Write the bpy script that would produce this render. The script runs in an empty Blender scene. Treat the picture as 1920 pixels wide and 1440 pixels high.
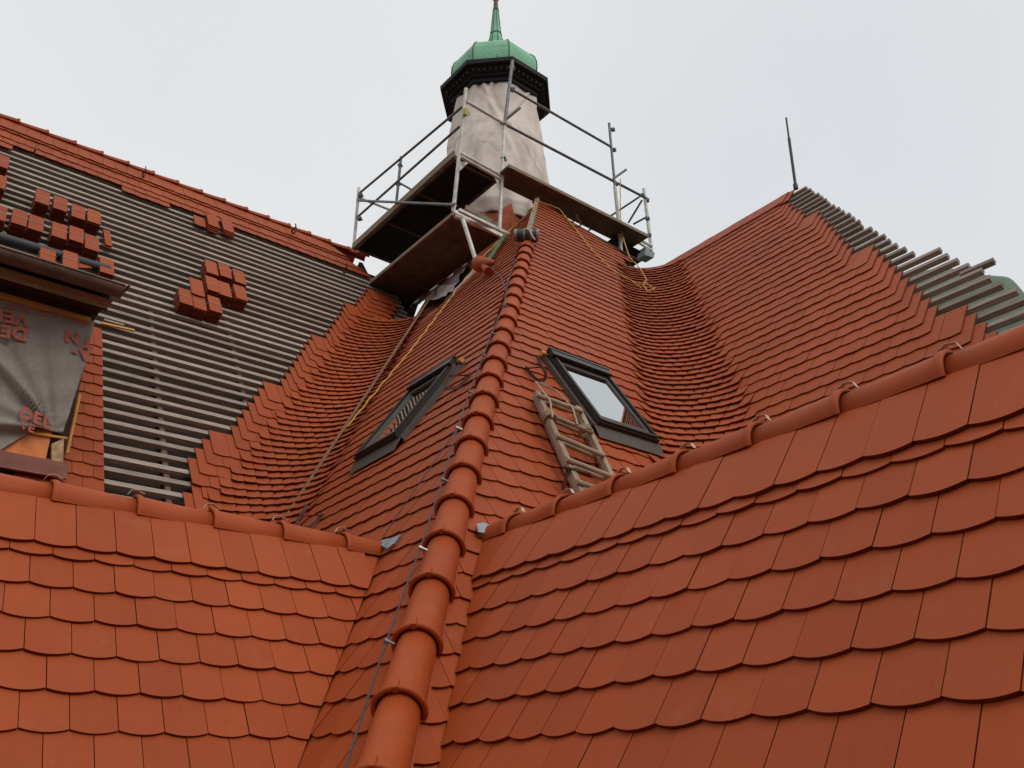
import bpy, math, random
import numpy as np
from mathutils import Vector, Matrix
random.seed(7)
scn = bpy.context.scene
C = scn.collection

# ---------------------------------------------------------------- camera
F_PX, TH, RHO, PHI = 1639.0, 0.43856, -0.01181, 0.89639
PIT = 0.9736                                   # pitch of every roof slope (55.8 deg)
t = math.tan(PIT); cp = math.cos(PIT); sp = math.sin(PIT)
V = lambda *a: np.array(a, float)
fwd = V(math.cos(PHI)*math.cos(TH), math.sin(PHI)*math.cos(TH), math.sin(TH))
rt0 = V(math.sin(PHI), -math.cos(PHI), 0.0)
up0 = np.cross(rt0, fwd)
rt = rt0*math.cos(RHO) + up0*math.sin(RHO)
up = -rt0*math.sin(RHO) + up0*math.cos(RHO)
cam_d = bpy.data.cameras.new('camera'); cam = bpy.data.objects.new('camera', cam_d); C.objects.link(cam)
cam.matrix_world = Matrix(((rt[0], up[0], -fwd[0], 0), (rt[1], up[1], -fwd[1], 0), (rt[2], up[2], -fwd[2], 0), (0, 0, 0, 1)))
cam_d.sensor_width = 36.0; cam_d.lens = F_PX/1920*36
cam_d.clip_start = 0.05; cam_d.clip_end = 3000
scn.camera = cam

# ---------------------------------------------------------------- light (overcast)
SUN_EL, SUN_ROT = math.radians(48), math.radians(200)
w_ = bpy.data.worlds.new('World'); scn.world = w_; w_.use_nodes = True
nt = w_.node_tree; nt.nodes.clear(); L_ = nt.links
out = nt.nodes.new('ShaderNodeOutputWorld'); bg = nt.nodes.new('ShaderNodeBackground')
sky = nt.nodes.new('ShaderNodeTexSky'); sky.sky_type = 'NISHITA'; sky.sun_disc = False
sky.sun_elevation = SUN_EL; sky.sun_rotation = SUN_ROT; sky.dust_density = 4.0
hs = nt.nodes.new('ShaderNodeHueSaturation'); hs.inputs['Saturation'].default_value = 0.12
tc = nt.nodes.new('ShaderNodeTexCoord'); nz = nt.nodes.new('ShaderNodeTexNoise'); nz.inputs['Scale'].default_value = 1.15
nz.inputs['Detail'].default_value = 4; nz.inputs['Roughness'].default_value = 0.45
rp = nt.nodes.new('ShaderNodeValToRGB'); rp.color_ramp.elements[0].position = 0.25; rp.color_ramp.elements[1].position = 0.75
rp.color_ramp.elements[0].color = (6.9, 7.35, 7.85, 1); rp.color_ramp.elements[1].color = (8.95, 9.0, 9.0, 1)
mx = nt.nodes.new('ShaderNodeMix'); mx.data_type = 'RGBA'; mx.inputs[0].default_value = 0.9
L_.new(tc.outputs['Generated'], nz.inputs['Vector']); L_.new(nz.outputs['Fac'], rp.inputs['Fac'])
L_.new(sky.outputs['Color'], hs.inputs['Color']); L_.new(hs.outputs['Color'], mx.inputs[6]); L_.new(rp.outputs['Color'], mx.inputs[7])
# overcast luminance falls off towards the hazy horizon
sx = nt.nodes.new('ShaderNodeSeparateXYZ'); L_.new(tc.outputs['Generated'], sx.inputs[0])
hr = nt.nodes.new('ShaderNodeMapRange'); hr.interpolation_type = 'SMOOTHSTEP'
hr.inputs[1].default_value = -0.02; hr.inputs[2].default_value = 0.47; hr.inputs[3].default_value = 0.06; hr.inputs[4].default_value = 1.0
L_.new(sx.outputs['Z'], hr.inputs[0])
ml_ = nt.nodes.new('ShaderNodeMix'); ml_.data_type = 'RGBA'; ml_.blend_type = 'MULTIPLY'; ml_.inputs[0].default_value = 1
L_.new(mx.outputs[2], ml_.inputs[6]); L_.new(hr.outputs[0], ml_.inputs[7])
L_.new(ml_.outputs[2], bg.inputs['Color']); bg.inputs['Strength'].default_value = 0.1
L_.new(bg.outputs['Background'], out.inputs['Surface'])
sd = bpy.data.lights.new('sun', 'SUN'); sd.energy = 0.85; sd.angle = math.radians(25); sd.color = (1.0, 0.96, 0.9)
so = bpy.data.objects.new('sun', sd); C.objects.link(so)
az = math.radians(272)                        # light arrives from behind and above the camera
sv = Vector((math.cos(az)*math.cos(SUN_EL), math.sin(az)*math.cos(SUN_EL), math.sin(SUN_EL)))
so.rotation_euler = sv.to_track_quat('Z', 'Y').to_euler()
sky.sun_rotation = math.atan2(sv.x, sv.y)
scn.view_settings.view_transform = 'Standard'; scn.view_settings.look = 'None'
scn.view_settings.gamma = 1; scn.view_settings.exposure = 0; scn.view_settings.use_curve_mapping = False

# ---------------------------------------------------------------- geometry helpers
def ray(px, py): return fwd + rt*(px-960)/F_PX + up*(720-py)/F_PX
def atX(px, py, x): d = ray(px, py); return d*x/d[0]
def atY(px, py, y): d = ray(px, py); return d*y/d[1]
def atZ(px, py, z): d = ray(px, py); return d*z/d[2]
def onx(px, py, c, n=0.0): d = ray(px, py); return d*((c-n/sp)/(d[0]-d[2]/t))   # on a slope rising with x, n above it
def ony(px, py, c, n=0.0): d = ray(px, py); return d*((c-n/sp)/(d[1]-d[2]/t))

def norm(v): v = np.asarray(v, float); return v/np.linalg.norm(v)

class MB:
    def __init__(s): s.v = []; s.f = []; s.uv = []; s.t = []; s.sm = []
    def add(s, vs, fs, uvs=None, tint=0.5, smooth=False):
        b = len(s.v); s.v.extend([tuple(map(float, q)) for q in vs])
        for f in fs:
            s.f.append([b+i for i in f]); s.t.append(tint); s.sm.append(smooth)
            s.uv.extend([(float(uvs[i][0]), float(uvs[i][1])) if uvs is not None else (0.0, 0.0) for i in f])
    def box(s, o, ax, ay, az_, tint=0.5):           # o corner, three edge vectors
        o = np.asarray(o, float); ax, ay, az_ = map(np.asarray, (ax, ay, az_))
        P = [o, o+ax, o+ax+ay, o+ay, o+az_, o+ax+az_, o+ax+ay+az_, o+ay+az_]
        F = [(0, 3, 2, 1), (4, 5, 6, 7), (0, 1, 5, 4), (1, 2, 6, 5), (2, 3, 7, 6), (3, 0, 4, 7)]
        if np.dot(np.cross(ax, ay), az_) < 0: F = [f[::-1] for f in F]
        la = np.linalg.norm(ax); lb = np.linalg.norm(ay); lc = np.linalg.norm(az_)
        r = random.random()*20
        if la >= lb and la >= lc: U = [(r+la*(i in (1, 2, 5, 6)), r+lb*(i in (2, 3, 6, 7))+lc*(i > 3)) for i in range(8)]
        elif lb >= lc: U = [(r+lb*(i in (2, 3, 6, 7)), r+la*(i in (1, 2, 5, 6))+lc*(i > 3)) for i in range(8)]
        else: U = [(r+lc*(i > 3), r+la*(i in (1, 2, 5, 6))+lb*(i in (2, 3, 6, 7))) for i in range(8)]
        s.add(P, F, U, tint)
    def bar(s, a, b, w, h, upv=(0, 0, 1), tint=0.5):     # rectangular bar from a to b, centred
        a = np.asarray(a, float); b = np.asarray(b, float); d = b-a; x = norm(d)
        y = np.cross(upv, x); y = norm(y); z = np.cross(x, y)
        s.box(a - y*w/2 - z*h/2, d, y*w, z*h, tint)
    def tube(s, pts, r, seg=10, cap=True, tint=0.5, smooth=True):
        pts = [np.asarray(p, float) for p in pts]; n = len(pts)
        rr = r if hasattr(r, '__len__') else [r]*n
        d = norm(pts[1]-pts[0]); ref = V(0, 0, 1) if abs(d[2]) < .9 else V(1, 0, 0)
        x = norm(np.cross(ref, d)); vs = []; uvs = []; acc = 0
        for i, p in enumerate(pts):
            d = norm((pts[min(i+1, n-1)]-pts[max(i-1, 0)]))
            x = norm(x - d*np.dot(x, d)); y = np.cross(d, x)
            if i: acc += np.linalg.norm(p-pts[i-1])
            for k in range(seg):
                a = 2*math.pi*k/seg; vs.append(p + (x*math.cos(a)+y*math.sin(a))*rr[i]); uvs.append((acc, k/seg*2*math.pi*rr[i]))
        fs = []
        for i in range(n-1):
            for k in range(seg):
                k2 = (k+1) % seg; fs.append((i*seg+k, i*seg+k2, (i+1)*seg+k2, (i+1)*seg+k))
        s.add(vs, fs, uvs, tint, smooth)
        if cap:
            s.add(vs[:seg], [tuple(range(seg))[::-1]], None, tint); s.add(vs[-seg:], [tuple(range(seg))], None, tint)
    def build(s, name, mat, parent=None):
        me = bpy.data.meshes.new(name); me.from_pydata(s.v, [], s.f); 
        ul = me.uv_layers.new(name='UVMap'); ul.data.foreach_set('uv', np.array(s.uv, 'f').ravel())
        at = me.attributes.new('tint', 'FLOAT', 'FACE'); at.data.foreach_set('value', np.array(s.t, 'f'))
        me.polygons.foreach_set('use_smooth', np.array(s.sm, bool)); me.update()
        me.materials.append(mat)
        o = bpy.data.objects.new(name, me); C.objects.link(o)
        if parent is not None: o.parent = parent
        return o

def empty(name, loc=(0, 0, 0)):
    o = bpy.data.objects.new(name, None); C.objects.link(o); o.location = loc; o.empty_display_size = .2; return o
def tag(o, label=None, cat=None, group=None, kind=None):
    if label: o['label'] = label
    if cat: o['category'] = cat
    if group: o['group'] = group
    if kind: o['kind'] = kind
    return o

# ---------------------------------------------------------------- materials
def mat(name, col, rough=0.7, metal=0.0, spec=0.5, nscale=None, nstr=0.25, bump=0.0, bscale=40, col2=None, tint=0.0, uvstretch=None, alpha=None, trans=0.0, coord='Object'):
    m = bpy.data.materials.new(name); m.use_nodes = True; n = m.node_tree.nodes; l = m.node_tree.links
    b = n['Principled BSDF']; b.inputs['Base Color'].default_value = (*col, 1); b.inputs['Roughness'].default_value = rough
    b.inputs['Metallic'].default_value = metal; b.inputs['Specular IOR Level'].default_value = spec
    if alpha is not None: b.inputs['Alpha'].default_value = alpha
    if trans: b.inputs['Transmission Weight'].default_value = trans
    cur = None
    tcn = n.new('ShaderNodeTexCoord'); vec = tcn.outputs['UV' if uvstretch else coord]
    if uvstretch:
        mp = n.new('ShaderNodeMapping'); mp.inputs['Scale'].default_value = uvstretch; l.new(vec, mp.inputs['Vector']); vec = mp.outputs['Vector']
    if nscale:
        nn = n.new('ShaderNodeTexNoise'); nn.inputs['Scale'].default_value = nscale; nn.inputs['Detail'].default_value = 5; nn.inputs['Roughness'].default_value = .6
        l.new(vec, nn.inputs['Vector'])
        mxn = n.new('ShaderNodeMix'); mxn.data_type = 'RGBA'
        c2 = col2 if col2 else tuple(c*(1-nstr) for c in col); c1 = col if col2 else tuple(min(1, c*(1+nstr)) for c in col)
        mxn.inputs[6].default_value = (*c2, 1); mxn.inputs[7].default_value = (*c1, 1)
        r_ = n.new('ShaderNodeMapRange'); r_.inputs[1].default_value = .3; r_.inputs[2].default_value = .7
        l.new(nn.outputs['Fac'], r_.inputs[0]); l.new(r_.outputs[0], mxn.inputs[0]); cur = mxn.outputs[2]
    if tint:
        a = n.new('ShaderNodeAttribute'); a.attribute_name = 'tint'
        mr = n.new('ShaderNodeMapRange'); mr.inputs[3].default_value = 1-tint; mr.inputs[4].default_value = 1+tint
        l.new(a.outputs['Fac'], mr.inputs[0])
        h = n.new('ShaderNodeHueSaturation'); h.inputs['Color'].default_value = (*col, 1)
        if cur: l.new(cur, h.inputs['Color'])
        l.new(mr.outputs[0], h.inputs['Value']); cur = h.outputs['Color']
    if cur: l.new(cur, b.inputs['Base Color'])
    if bump:
        n2 = n.new('ShaderNodeTexNoise'); n2.inputs['Scale'].default_value = bscale; n2.inputs['Detail'].default_value = 3
        l.new(vec, n2.inputs['Vector'])
        bp = n.new('ShaderNodeBump'); bp.inputs['Strength'].default_value = bump; bp.inputs['Distance'].default_value = .01
        l.new(n2.outputs['Fac'], bp.inputs['Height']); l.new(bp.outputs[0], b.inputs['Normal'])
    return m

def tile_material():
    m = bpy.data.materials.new('terracotta'); m.use_nodes = True; n = m.node_tree.nodes; l = m.node_tree.links
    b = n['Principled BSDF']; tcn = n.new('ShaderNodeTexCoord')
    mp = n.new('ShaderNodeMapping'); mp.inputs['Scale'].default_value = (70, 2.0, 1); l.new(tcn.outputs['UV'], mp.inputs['Vector'])
    n1 = n.new('ShaderNodeTexNoise'); n1.inputs['Scale'].default_value = 1; n1.inputs['Detail'].default_value = 3; l.new(mp.outputs[0], n1.inputs['Vector'])
    n2 = n.new('ShaderNodeTexNoise'); n2.inputs['Scale'].default_value = 9; n2.inputs['Detail'].default_value = 6; n2.inputs['Roughness'].default_value = .7; l.new(tcn.outputs['UV'], n2.inputs['Vector'])
    n3 = n.new('ShaderNodeTexNoise'); n3.inputs['Scale'].default_value = 0.7; n3.inputs['Detail'].default_value = 2; l.new(tcn.outputs['Object'], n3.inputs['Vector'])
    n4 = n.new('ShaderNodeTexNoise'); n4.inputs['Scale'].default_value = 110; n4.inputs['Detail'].default_value = 2; l.new(tcn.outputs['UV'], n4.inputs['Vector'])
    a = n.new('ShaderNodeAttribute'); a.attribute_name = 'tint'
    cr = n.new('ShaderNodeValToRGB'); e = cr.color_ramp.elements
    e[0].position = 0.0; e[0].color = (.31, .053, .0115, 1); e[1].position = 1.0; e[1].color = (.465, .091, .021, 1)
    ad = n.new('ShaderNodeMath'); ad.operation = 'MULTIPLY_ADD'; ad.inputs[1].default_value = .3; ad.inputs[2].default_value = 0
    l.new(a.outputs['Fac'], ad.inputs[0])
    ad2 = n.new('ShaderNodeMath'); ad2.operation = 'MULTIPLY_ADD'; ad2.inputs[1].default_value = .38; l.new(n2.outputs['Fac'], ad2.inputs[0]); l.new(ad.outputs[0], ad2.inputs[2])
    ad3 = n.new('ShaderNodeMath'); ad3.operation = 'MULTIPLY_ADD'; ad3.inputs[1].default_value = .28; l.new(n1.outputs['Fac'], ad3.inputs[0]); l.new(ad2.outputs[0], ad3.inputs[2])
    l.new(ad3.outputs[0], cr.inputs['Fac'])
    mm = n.new('ShaderNodeMix'); mm.data_type = 'RGBA'; mm.blend_type = 'MULTIPLY'; mm.inputs[0].default_value = 1
    r3 = n.new('ShaderNodeMapRange'); r3.inputs[1].default_value = .3; r3.inputs[2].default_value = .7; r3.inputs[3].default_value = .9; r3.inputs[4].default_value = 1.08; l.new(n3.outputs['Fac'], r3.inputs[0])
    l.new(cr.outputs['Color'], mm.inputs[6]); l.new(r3.outputs[0], mm.inputs[7])
    # sparse pale dust specks
    vr = n.new('ShaderNodeTexVoronoi'); vr.inputs['Scale'].default_value = 5; l.new(tcn.outputs['UV'], vr.inputs['Vector'])
    lt = n.new('ShaderNodeMath'); lt.operation = 'LESS_THAN'; lt.inputs[1].default_value = .018; l.new(vr.outputs['Distance'], lt.inputs[0])
    ml = n.new('ShaderNodeMath'); ml.operation = 'MULTIPLY'; ml.inputs[1].default_value = .3; l.new(lt.outputs[0], ml.inputs[0])
    m2 = n.new('ShaderNodeMix'); m2.data_type = 'RGBA'; l.new(ml.outputs[0], m2.inputs[0]); l.new(mm.outputs[2], m2.inputs[6]); m2.inputs[7].default_value = (.5, .3, .2, 1)
    n5 = n.new('ShaderNodeTexNoise'); n5.inputs['Scale'].default_value = 2.6; n5.inputs['Detail'].default_value = 8; n5.inputs['Roughness'].default_value = .75; l.new(tcn.outputs['UV'], n5.inputs['Vector'])
    r5 = n.new('ShaderNodeMapRange'); r5.inputs[1].default_value = .56; r5.inputs[2].default_value = .72; r5.inputs[4].default_value = .22; l.new(n5.outputs['Fac'], r5.inputs[0])
    m5 = n.new('ShaderNodeMix'); m5.data_type = 'RGBA'; l.new(r5.outputs[0], m5.inputs[0]); l.new(m2.outputs[2], m5.inputs[6]); m5.inputs[7].default_value = (.50, .19, .09, 1); m2 = m5
    # shade on the tile edges is painted in as a darker base colour
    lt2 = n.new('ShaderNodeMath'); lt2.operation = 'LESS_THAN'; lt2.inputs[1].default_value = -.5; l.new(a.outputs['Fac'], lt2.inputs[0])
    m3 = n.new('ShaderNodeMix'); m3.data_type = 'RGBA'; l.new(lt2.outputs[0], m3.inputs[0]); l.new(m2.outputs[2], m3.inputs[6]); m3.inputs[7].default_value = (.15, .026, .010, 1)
    l.new(m3.outputs[2], b.inputs['Base Color'])
    b.inputs['Roughness'].default_value = .55; b.inputs['Specular IOR Level'].default_value = .19
    s1 = n.new('ShaderNodeMath'); s1.operation = 'MULTIPLY_ADD'; s1.inputs[1].default_value = .35; l.new(n4.outputs['Fac'], s1.inputs[0]); l.new(n1.outputs['Fac'], s1.inputs[2])
    bp = n.new('ShaderNodeBump'); bp.inputs['Strength'].default_value = .35; bp.inputs['Distance'].default_value = .003
    l.new(s1.outputs[0], bp.inputs['Height']); l.new(bp.outputs[0], b.inputs['Normal'])
    return m
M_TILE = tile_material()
M_BATR = mat('brown_batten', (.38, .315, .275), .85, nscale=1, nstr=.3, col2=(.22, .17, .14), uvstretch=(5, 45, 1), tint=.2, bump=.3, bscale=1.5, spec=.2)
M_BAT = mat('weathered_batten', (.47, .395, .33), .85, nscale=1, nstr=.3, col2=(.27, .21, .165), uvstretch=(5, 45, 1), tint=.22, bump=.3, bscale=1.5, spec=.2)
M_RAF = mat('rafter_wood', (.07, .042, .028), .85, nscale=6, nstr=.35, spec=.2, tint=.1)
M_UND = mat('dark_underlay', (.035, .022, .016), .9, nscale=3, nstr=.3, spec=.2)
M_DARK = mat('dark_interior', (.02, .016, .014), .95, spec=.1)
M_PLY = mat('deck_board', (.155, .10, .07), .75, nscale=5, nstr=.4, spec=.25, tint=.2)
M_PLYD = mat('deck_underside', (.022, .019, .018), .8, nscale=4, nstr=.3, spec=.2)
M_EDGE = mat('old_board', (.32, .25, .18), .85, nscale=1, nstr=.3, uvstretch=(4, 40, 1), tint=.15, spec=.2)
M_ALU = mat('aluminium', (.72, .69, .62), .5, metal=.1, nscale=7, nstr=.3, spec=.5)
M_STEEL = mat('galvanised_steel', (.19, .185, .19), .5, metal=.4, nscale=9, nstr=.35)
M_TARP = mat('beige_tarp', (.88, .75, .655), .65, nscale=1.3, nstr=.12, bump=1.0, bscale=2.6, spec=.3)
for q_ in M_TARP.node_tree.nodes:
    if q_.type == 'BUMP': q_.inputs['Distance'].default_value = .028
    if q_.type == 'TEX_NOISE' and abs(q_.inputs['Scale'].default_value-2.6) < .01: q_.inputs['Detail'].default_value = 7; q_.inputs['Distortion'].default_value = 1.1; q_.inputs['Roughness'].default_value = .5
M_GTARP = mat('green_tarp', (.62, .82, .64), .7, nscale=2, nstr=.15, spec=.3)
M_COP = mat('green_copper', (.34, .70, .46), .6, nscale=4, nstr=.3, col2=(.25, .56, .36), spec=.3)
M_SEAM = mat('dark_copper', (.055, .075, .06), .6, spec=.3)
M_BROWN = mat('brown_copper', (.15, .09, .065), .5, metal=.3, nscale=8, nstr=.35)
M_CORN = mat('cornice_paint', (.016, .011, .010), .6, spec=.3)
M_DENT = mat('dentil_paint', (.05, .033, .027), .7, spec=.3)
M_RED = mat('red_boarding', (.44, .12, .055), .8, nscale=5, nstr=.35, spec=.2)
M_MEM = mat('roof_membrane', (.30, .27, .235), .8, nscale=30, nstr=.12, bump=.2, bscale=60, spec=.25)
M_PRINT = mat('membrane_print', (.50, .13, .085), .8, nscale=25, nstr=.2)
M_YEL = mat('new_timber', (.62, .30, .075), .7, nscale=1, nstr=.2, uvstretch=(4, 40, 1), spec=.3)
M_ORG = mat('fresh_copper', (.85, .25, .06), .4, metal=.2, nscale=6, nstr=.25)
M_SKY = mat('skylight_frame', (.045, .040, .037), .38, metal=.5, nscale=12, nstr=.12)
M_GLASS = mat('window_glass', (.60, .63, .62), .02, metal=1.0)
M_LEAD = mat('lead', (.30, .32, .34), .5, metal=.2, nscale=15, nstr=.3, bump=.4)
M_APR = mat('apron_metal', (.105, .088, .075), .6, metal=.3, nscale=10, nstr=.15)
M_YROPE = mat('yellow_rope', (.62, .36, .07), .8, nscale=60, nstr=.25)
M_ROPE = mat('beige_rope', (.40, .30, .20), .85, nscale=60, nstr=.25)
M_IRON = mat('rusty_iron', (.12, .045, .03), .7, metal=.2, nscale=30, nstr=.4)
M_LAD = mat('ladder_wood', (.37, .275, .19), .8, nscale=1, nstr=.3, uvstretch=(5, 40, 1), bump=.3, bscale=2, tint=.1, spec=.25)
M_PLANK = mat('grey_plank', (.27, .16, .09), .85, nscale=1, nstr=.25, uvstretch=(4, 30, 1), spec=.2)
M_WIRE = mat('grey_wire', (.085, .065, .07), .5, metal=.5)
M_CLAMP = mat('zinc_clamp', (.55, .55, .55), .35, metal=.8)
M_STRAP = mat('bundle_string', (.45, .40, .34), .7)
M_FOIL = mat('plastic_foil', (.46, .37, .34), .3, nscale=5, nstr=.35, bump=.9, bscale=9, spec=.7)
M_ROLLD = mat('roll_dark', (.05, .055, .05), .6); M_ROLLG = mat('roll_grey', (.30, .30, .31), .5)
M_PINK = mat('pale_tape', (.6, .42, .34), .7)
M_TUBEG = mat('green_tube', (.06, .13, .05), .5, nscale=20, nstr=.3)
M_TAN = mat('eave_board', (.32, .20, .10), .8, nscale=1, nstr=.3, uvstretch=(3, 30, 1))
M_GROUND = mat('ground', (.05, .055, .04), .95, nscale=.3, nstr=.3)
M_WALL = mat('plaster_wall', (.30, .26, .2), .9, nscale=2, nstr=.1)

# green copper gets dark weather spots
def spots(m, scale=12):
    n = m.node_tree.nodes; l = m.node_tree.links; b = n['Principled BSDF']; src = b.inputs['Base Color'].links[0].from_socket
    tcn = n.new('ShaderNodeTexCoord'); v = n.new('ShaderNodeTexVoronoi'); v.inputs['Scale'].default_value = scale; l.new(tcn.outputs['Object'], v.inputs['Vector'])
    lt = n.new('ShaderNodeMath'); lt.operation = 'LESS_THAN'; lt.inputs[1].default_value = .16; l.new(v.outputs['Distance'], lt.inputs[0])
    nn = n.new('ShaderNodeTexNoise'); nn.inputs['Scale'].default_value = 3; l.new(tcn.outputs['Object'], nn.inputs['Vector'])
    gt = n.new('ShaderNodeMath'); gt.operation = 'GREATER_THAN'; gt.inputs[1].default_value = .52; l.new(nn.outputs['Fac'], gt.inputs[0])
    mu = n.new('ShaderNodeMath'); mu.operation = 'MULTIPLY'; l.new(lt.outputs[0], mu.inputs[0]); l.new(gt.outputs[0], mu.inputs[1])
    mxx = n.new('ShaderNodeMix'); mxx.data_type = 'RGBA'; l.new(mu.outputs[0], mxx.inputs[0]); l.new(src, mxx.inputs[6]); mxx.inputs[7].default_value = (.05, .12, .08, 1)
    l.new(mxx.outputs[2], b.inputs['Base Color'])
spots(M_COP)

# ---------------------------------------------------------------- roof frames and tiles
cFR, cFL, cWR, cWL, cR, cL = 1.97665, 3.68903, 4.26212, 6.28633, 2.98144, 1.73887
W = 0.18; ES = 0.154036; LT = 0.43; TK = 0.016; HT = 0.031; ARC = 0.0175
class Frame:
    def __init__(s, kind, c):
        s.kind, s.c = kind, c
        if kind == 'y': s.T = V(1, 0, 0); s.S = V(0, cp, sp); s.N = V(0, -sp, cp); s.O = V(0, c, 0)
        else: s.T = V(0, -1, 0); s.S = V(cp, 0, sp); s.N = V(-sp, 0, cp); s.O = V(c, 0, 0)
    def P(s, u, v, n=0.0): return s.O + s.T*u + s.S*v + s.N*n
    def uv(s, X):
        d = np.asarray(X) - s.O; return np.dot(d, s.T), np.dot(d, s.S), np.dot(d, s.N)
FR_, FL_, WR_, WL_, RR_, LL_ = Frame('x', cFR), Frame('y', cFL), Frame('x', cWR), Frame('y', cWL), Frame('y', cR), Frame('x', cL)
def clip(poly, pl):
    a, b, c = pl; o = []
    for i in range(len(poly)):
        p, q = poly[i], poly[(i+1) % len(poly)]
        dp = a*p[0]+b*p[1]-c; dq = a*q[0]+b*q[1]-c
        if dp <= 0: o.append(p)
        if (dp < 0 < dq) or (dq < 0 < dp): k = dp/(dp-dq); o.append((p[0]+(q[0]-p[0])*k, p[1]+(q[1]-p[1])*k))
    return o
def slab(mb, poly, v0, P, th=TK, H=HT, LTs=LT, n0=0.0, tint=None):
    """poly in (u,v); tile top at n0 at v=v0, sinking up the slope"""
    if len(poly) < 3: return
    r1, r2 = random.random()*30, random.random()*30
    k = -H/LTs; m = len(poly)
    jn = random.uniform(-.002, .002)
    top = [P(u, v, n0 + jn + k*(v-v0)) for u, v in poly]; bot = [P(u, v, n0 + jn + k*(v-v0) - th) for u, v in poly]
    uvs = [(u+r1, v+r2) for u, v in poly]*2
    b0 = len(mb.v)
    mb.add(top+bot, [tuple(range(m)), tuple(range(2*m-1, m-1, -1))], uvs, random.random() if tint is None else tint)
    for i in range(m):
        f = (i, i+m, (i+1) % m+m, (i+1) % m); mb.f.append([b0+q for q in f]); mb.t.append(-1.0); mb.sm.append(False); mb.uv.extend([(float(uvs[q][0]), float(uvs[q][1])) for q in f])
def outline(uc, v, w=W, L=LT, arc=ARC, seg=8, gap=.0035):
    h = (w-gap)/2; jv = random.uniform(-.0035, .0035); a = random.gauss(0, .014)
    pts = []
    for i in range(seg+1):
        x = -h + 2*h*i/seg; pts.append((uc+x, v+jv+a*x - arc*(1-(x/h)**2)))
    pts += [(uc+h, v+jv+L), (uc-h, v+jv+L)]
    return pts
def row(mb, fr, z, u0, u1, phase, clips=(), L=LT, skip=None, n0=0.0):
    """tiles whose left cusps lie at phase + k*W between u0 and u1"""
    v = z/sp; k0 = math.ceil((u0-phase)/W - 1e-4); k1 = math.floor((u1-phase)/W + 1e-4)
    for k in range(k0, k1):
        uc = phase + k*W + W/2
        if skip and skip(uc, z): continue
        p = outline(uc, v, L=L)
        for c in clips: p = clip(p, c)
        slab(mb, p, v, fr.P, n0=n0)
Z0 = 1.971
def ZK(K): return Z0 + ES*K

building = tag(empty('building', (4, 8, -14)), 'large building under orange clay tiled roofs with a small tower', 'building')
def part(name, mb, m, label=None, parent=None):
    o = mb.build(name, m, None); p = parent or building
    o.parent = p; o.matrix_parent_inverse = p.matrix_world.inverted() if False else Matrix.Translation(-Vector(p_loc(p)))
    if label: o['label'] = label
    return o
def p_loc(p):
    v = Vector((0, 0, 0)); q = p
    while q is not None:
        # every parent is unrotated; parents that are meshes sit at world origin
        v = v + (q.location if q.parent is None else Vector((0, 0, 0))); q = q.parent
        if q is not None and v.length == 0 and False: pass
    return v
def part_mb(name, mb, m, parent, label=None):
    """mesh child of an empty or mesh: mesh data stays in world coordinates"""
    o = mb.build(name, m, None); o.parent = parent
    root = parent
    if parent.type == 'EMPTY': o.matrix_parent_inverse = Matrix.Translation(-parent.location)
    if label: o['label'] = label
    return o

# ---- left lower roof (FL), ridge z 1.34
def underlay(fr, pts, n=-.075, th=.02):
    mb = MB(); a = [fr.P(u, v, n) for u, v in pts]; b = [fr.P(u, v, n-th) for u, v in pts]; m = len(a)
    mb.add(a+b, [tuple(range(m)), tuple(range(2*m-1, m-1, -1))]+[(i, i+m, (i+1) % m+m, (i+1) % m) for i in range(m)])
    return mb
mb = MB()
cl = [(1, -cp, cL-.004)]
row(mb, FL_, 1.06626, -3.6, 2.7, .726, cl, L=.33, n0=.013)
for j in range(2, 20):
    z = .244 + (7-j)*ES; ph = .720 + (W/2 if j % 2 == 0 else 0)
    row(mb, FL_, z, -3.6, 2.9, ph, cl, L=.38 if j == 2 else LT)
roofFL = part_mb('roof', mb, M_TILE, building, 'lower roof at bottom left, ridge running to the central hip')
part_mb('underlay', underlay(FL_, [(-3.6, -2.4), (cL-2.4*cp, -2.4), (cL+1.33/t, 1.33/sp), (-3.6, 1.33/sp)]), M_DARK, roofFL)
b2 = MB(); y_r = cFL+1.345/t+.05
b2.add([V(-3.6, y_r, 1.36), V(2.75, y_r, 1.36), V(2.75, y_r+1.9, 1.36-1.9*t), V(-3.6, y_r+1.9, 1.36-1.9*t)], [(0, 1, 2, 3)])
part_mb('rear_slope', b2, M_TILE, roofFL)
# ---- right lower roof (FR)
mb = MB()
cr_ = [(-1, -cp, cR-.004)]
row(mb, FR_, 1.00958, -4.1, 3.4, -3.594+W*0, cr_, L=.355, n0=.013)
for j in range(2, 22):
    z = .192 + (7-j)*ES; ph = -2.861 + (W/2 if j % 2 == 0 else 0)
    row(mb, FR_, z, -4.1, 3.5, ph, cr_, L=.41 if j == 2 else LT)
roofFR = part_mb('roof', mb, M_TILE, building, 'lower roof at bottom right, ridge rising to the right edge')
part_mb('underlay', underlay(FR_, [(-cR+2.7*cp, -2.7), (3.5, -2.7), (3.5, 1.29/sp), (-cR-1.29/t, 1.29/sp)]), M_DARK, roofFR)
x_r = cFR+1.305/t+.1
b2 = MB(); b2.add([V(x_r, 3.95, 1.33), V(x_r, -3.6, 1.33), V(x_r+1.6, -3.6, 1.33-1.6*t), V(x_r+1.6, 3.95, 1.33-1.6*t)], [(0, 1, 2, 3)])
part_mb('rear_slope', b2, M_TILE, roofFR)

# ---- central hip roof: R slope and L slope
TRV, TLV = .64, .70      # fillet of the swept valleys
mb = MB()
hipR = (-1, cp, -cL-.002)
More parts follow.
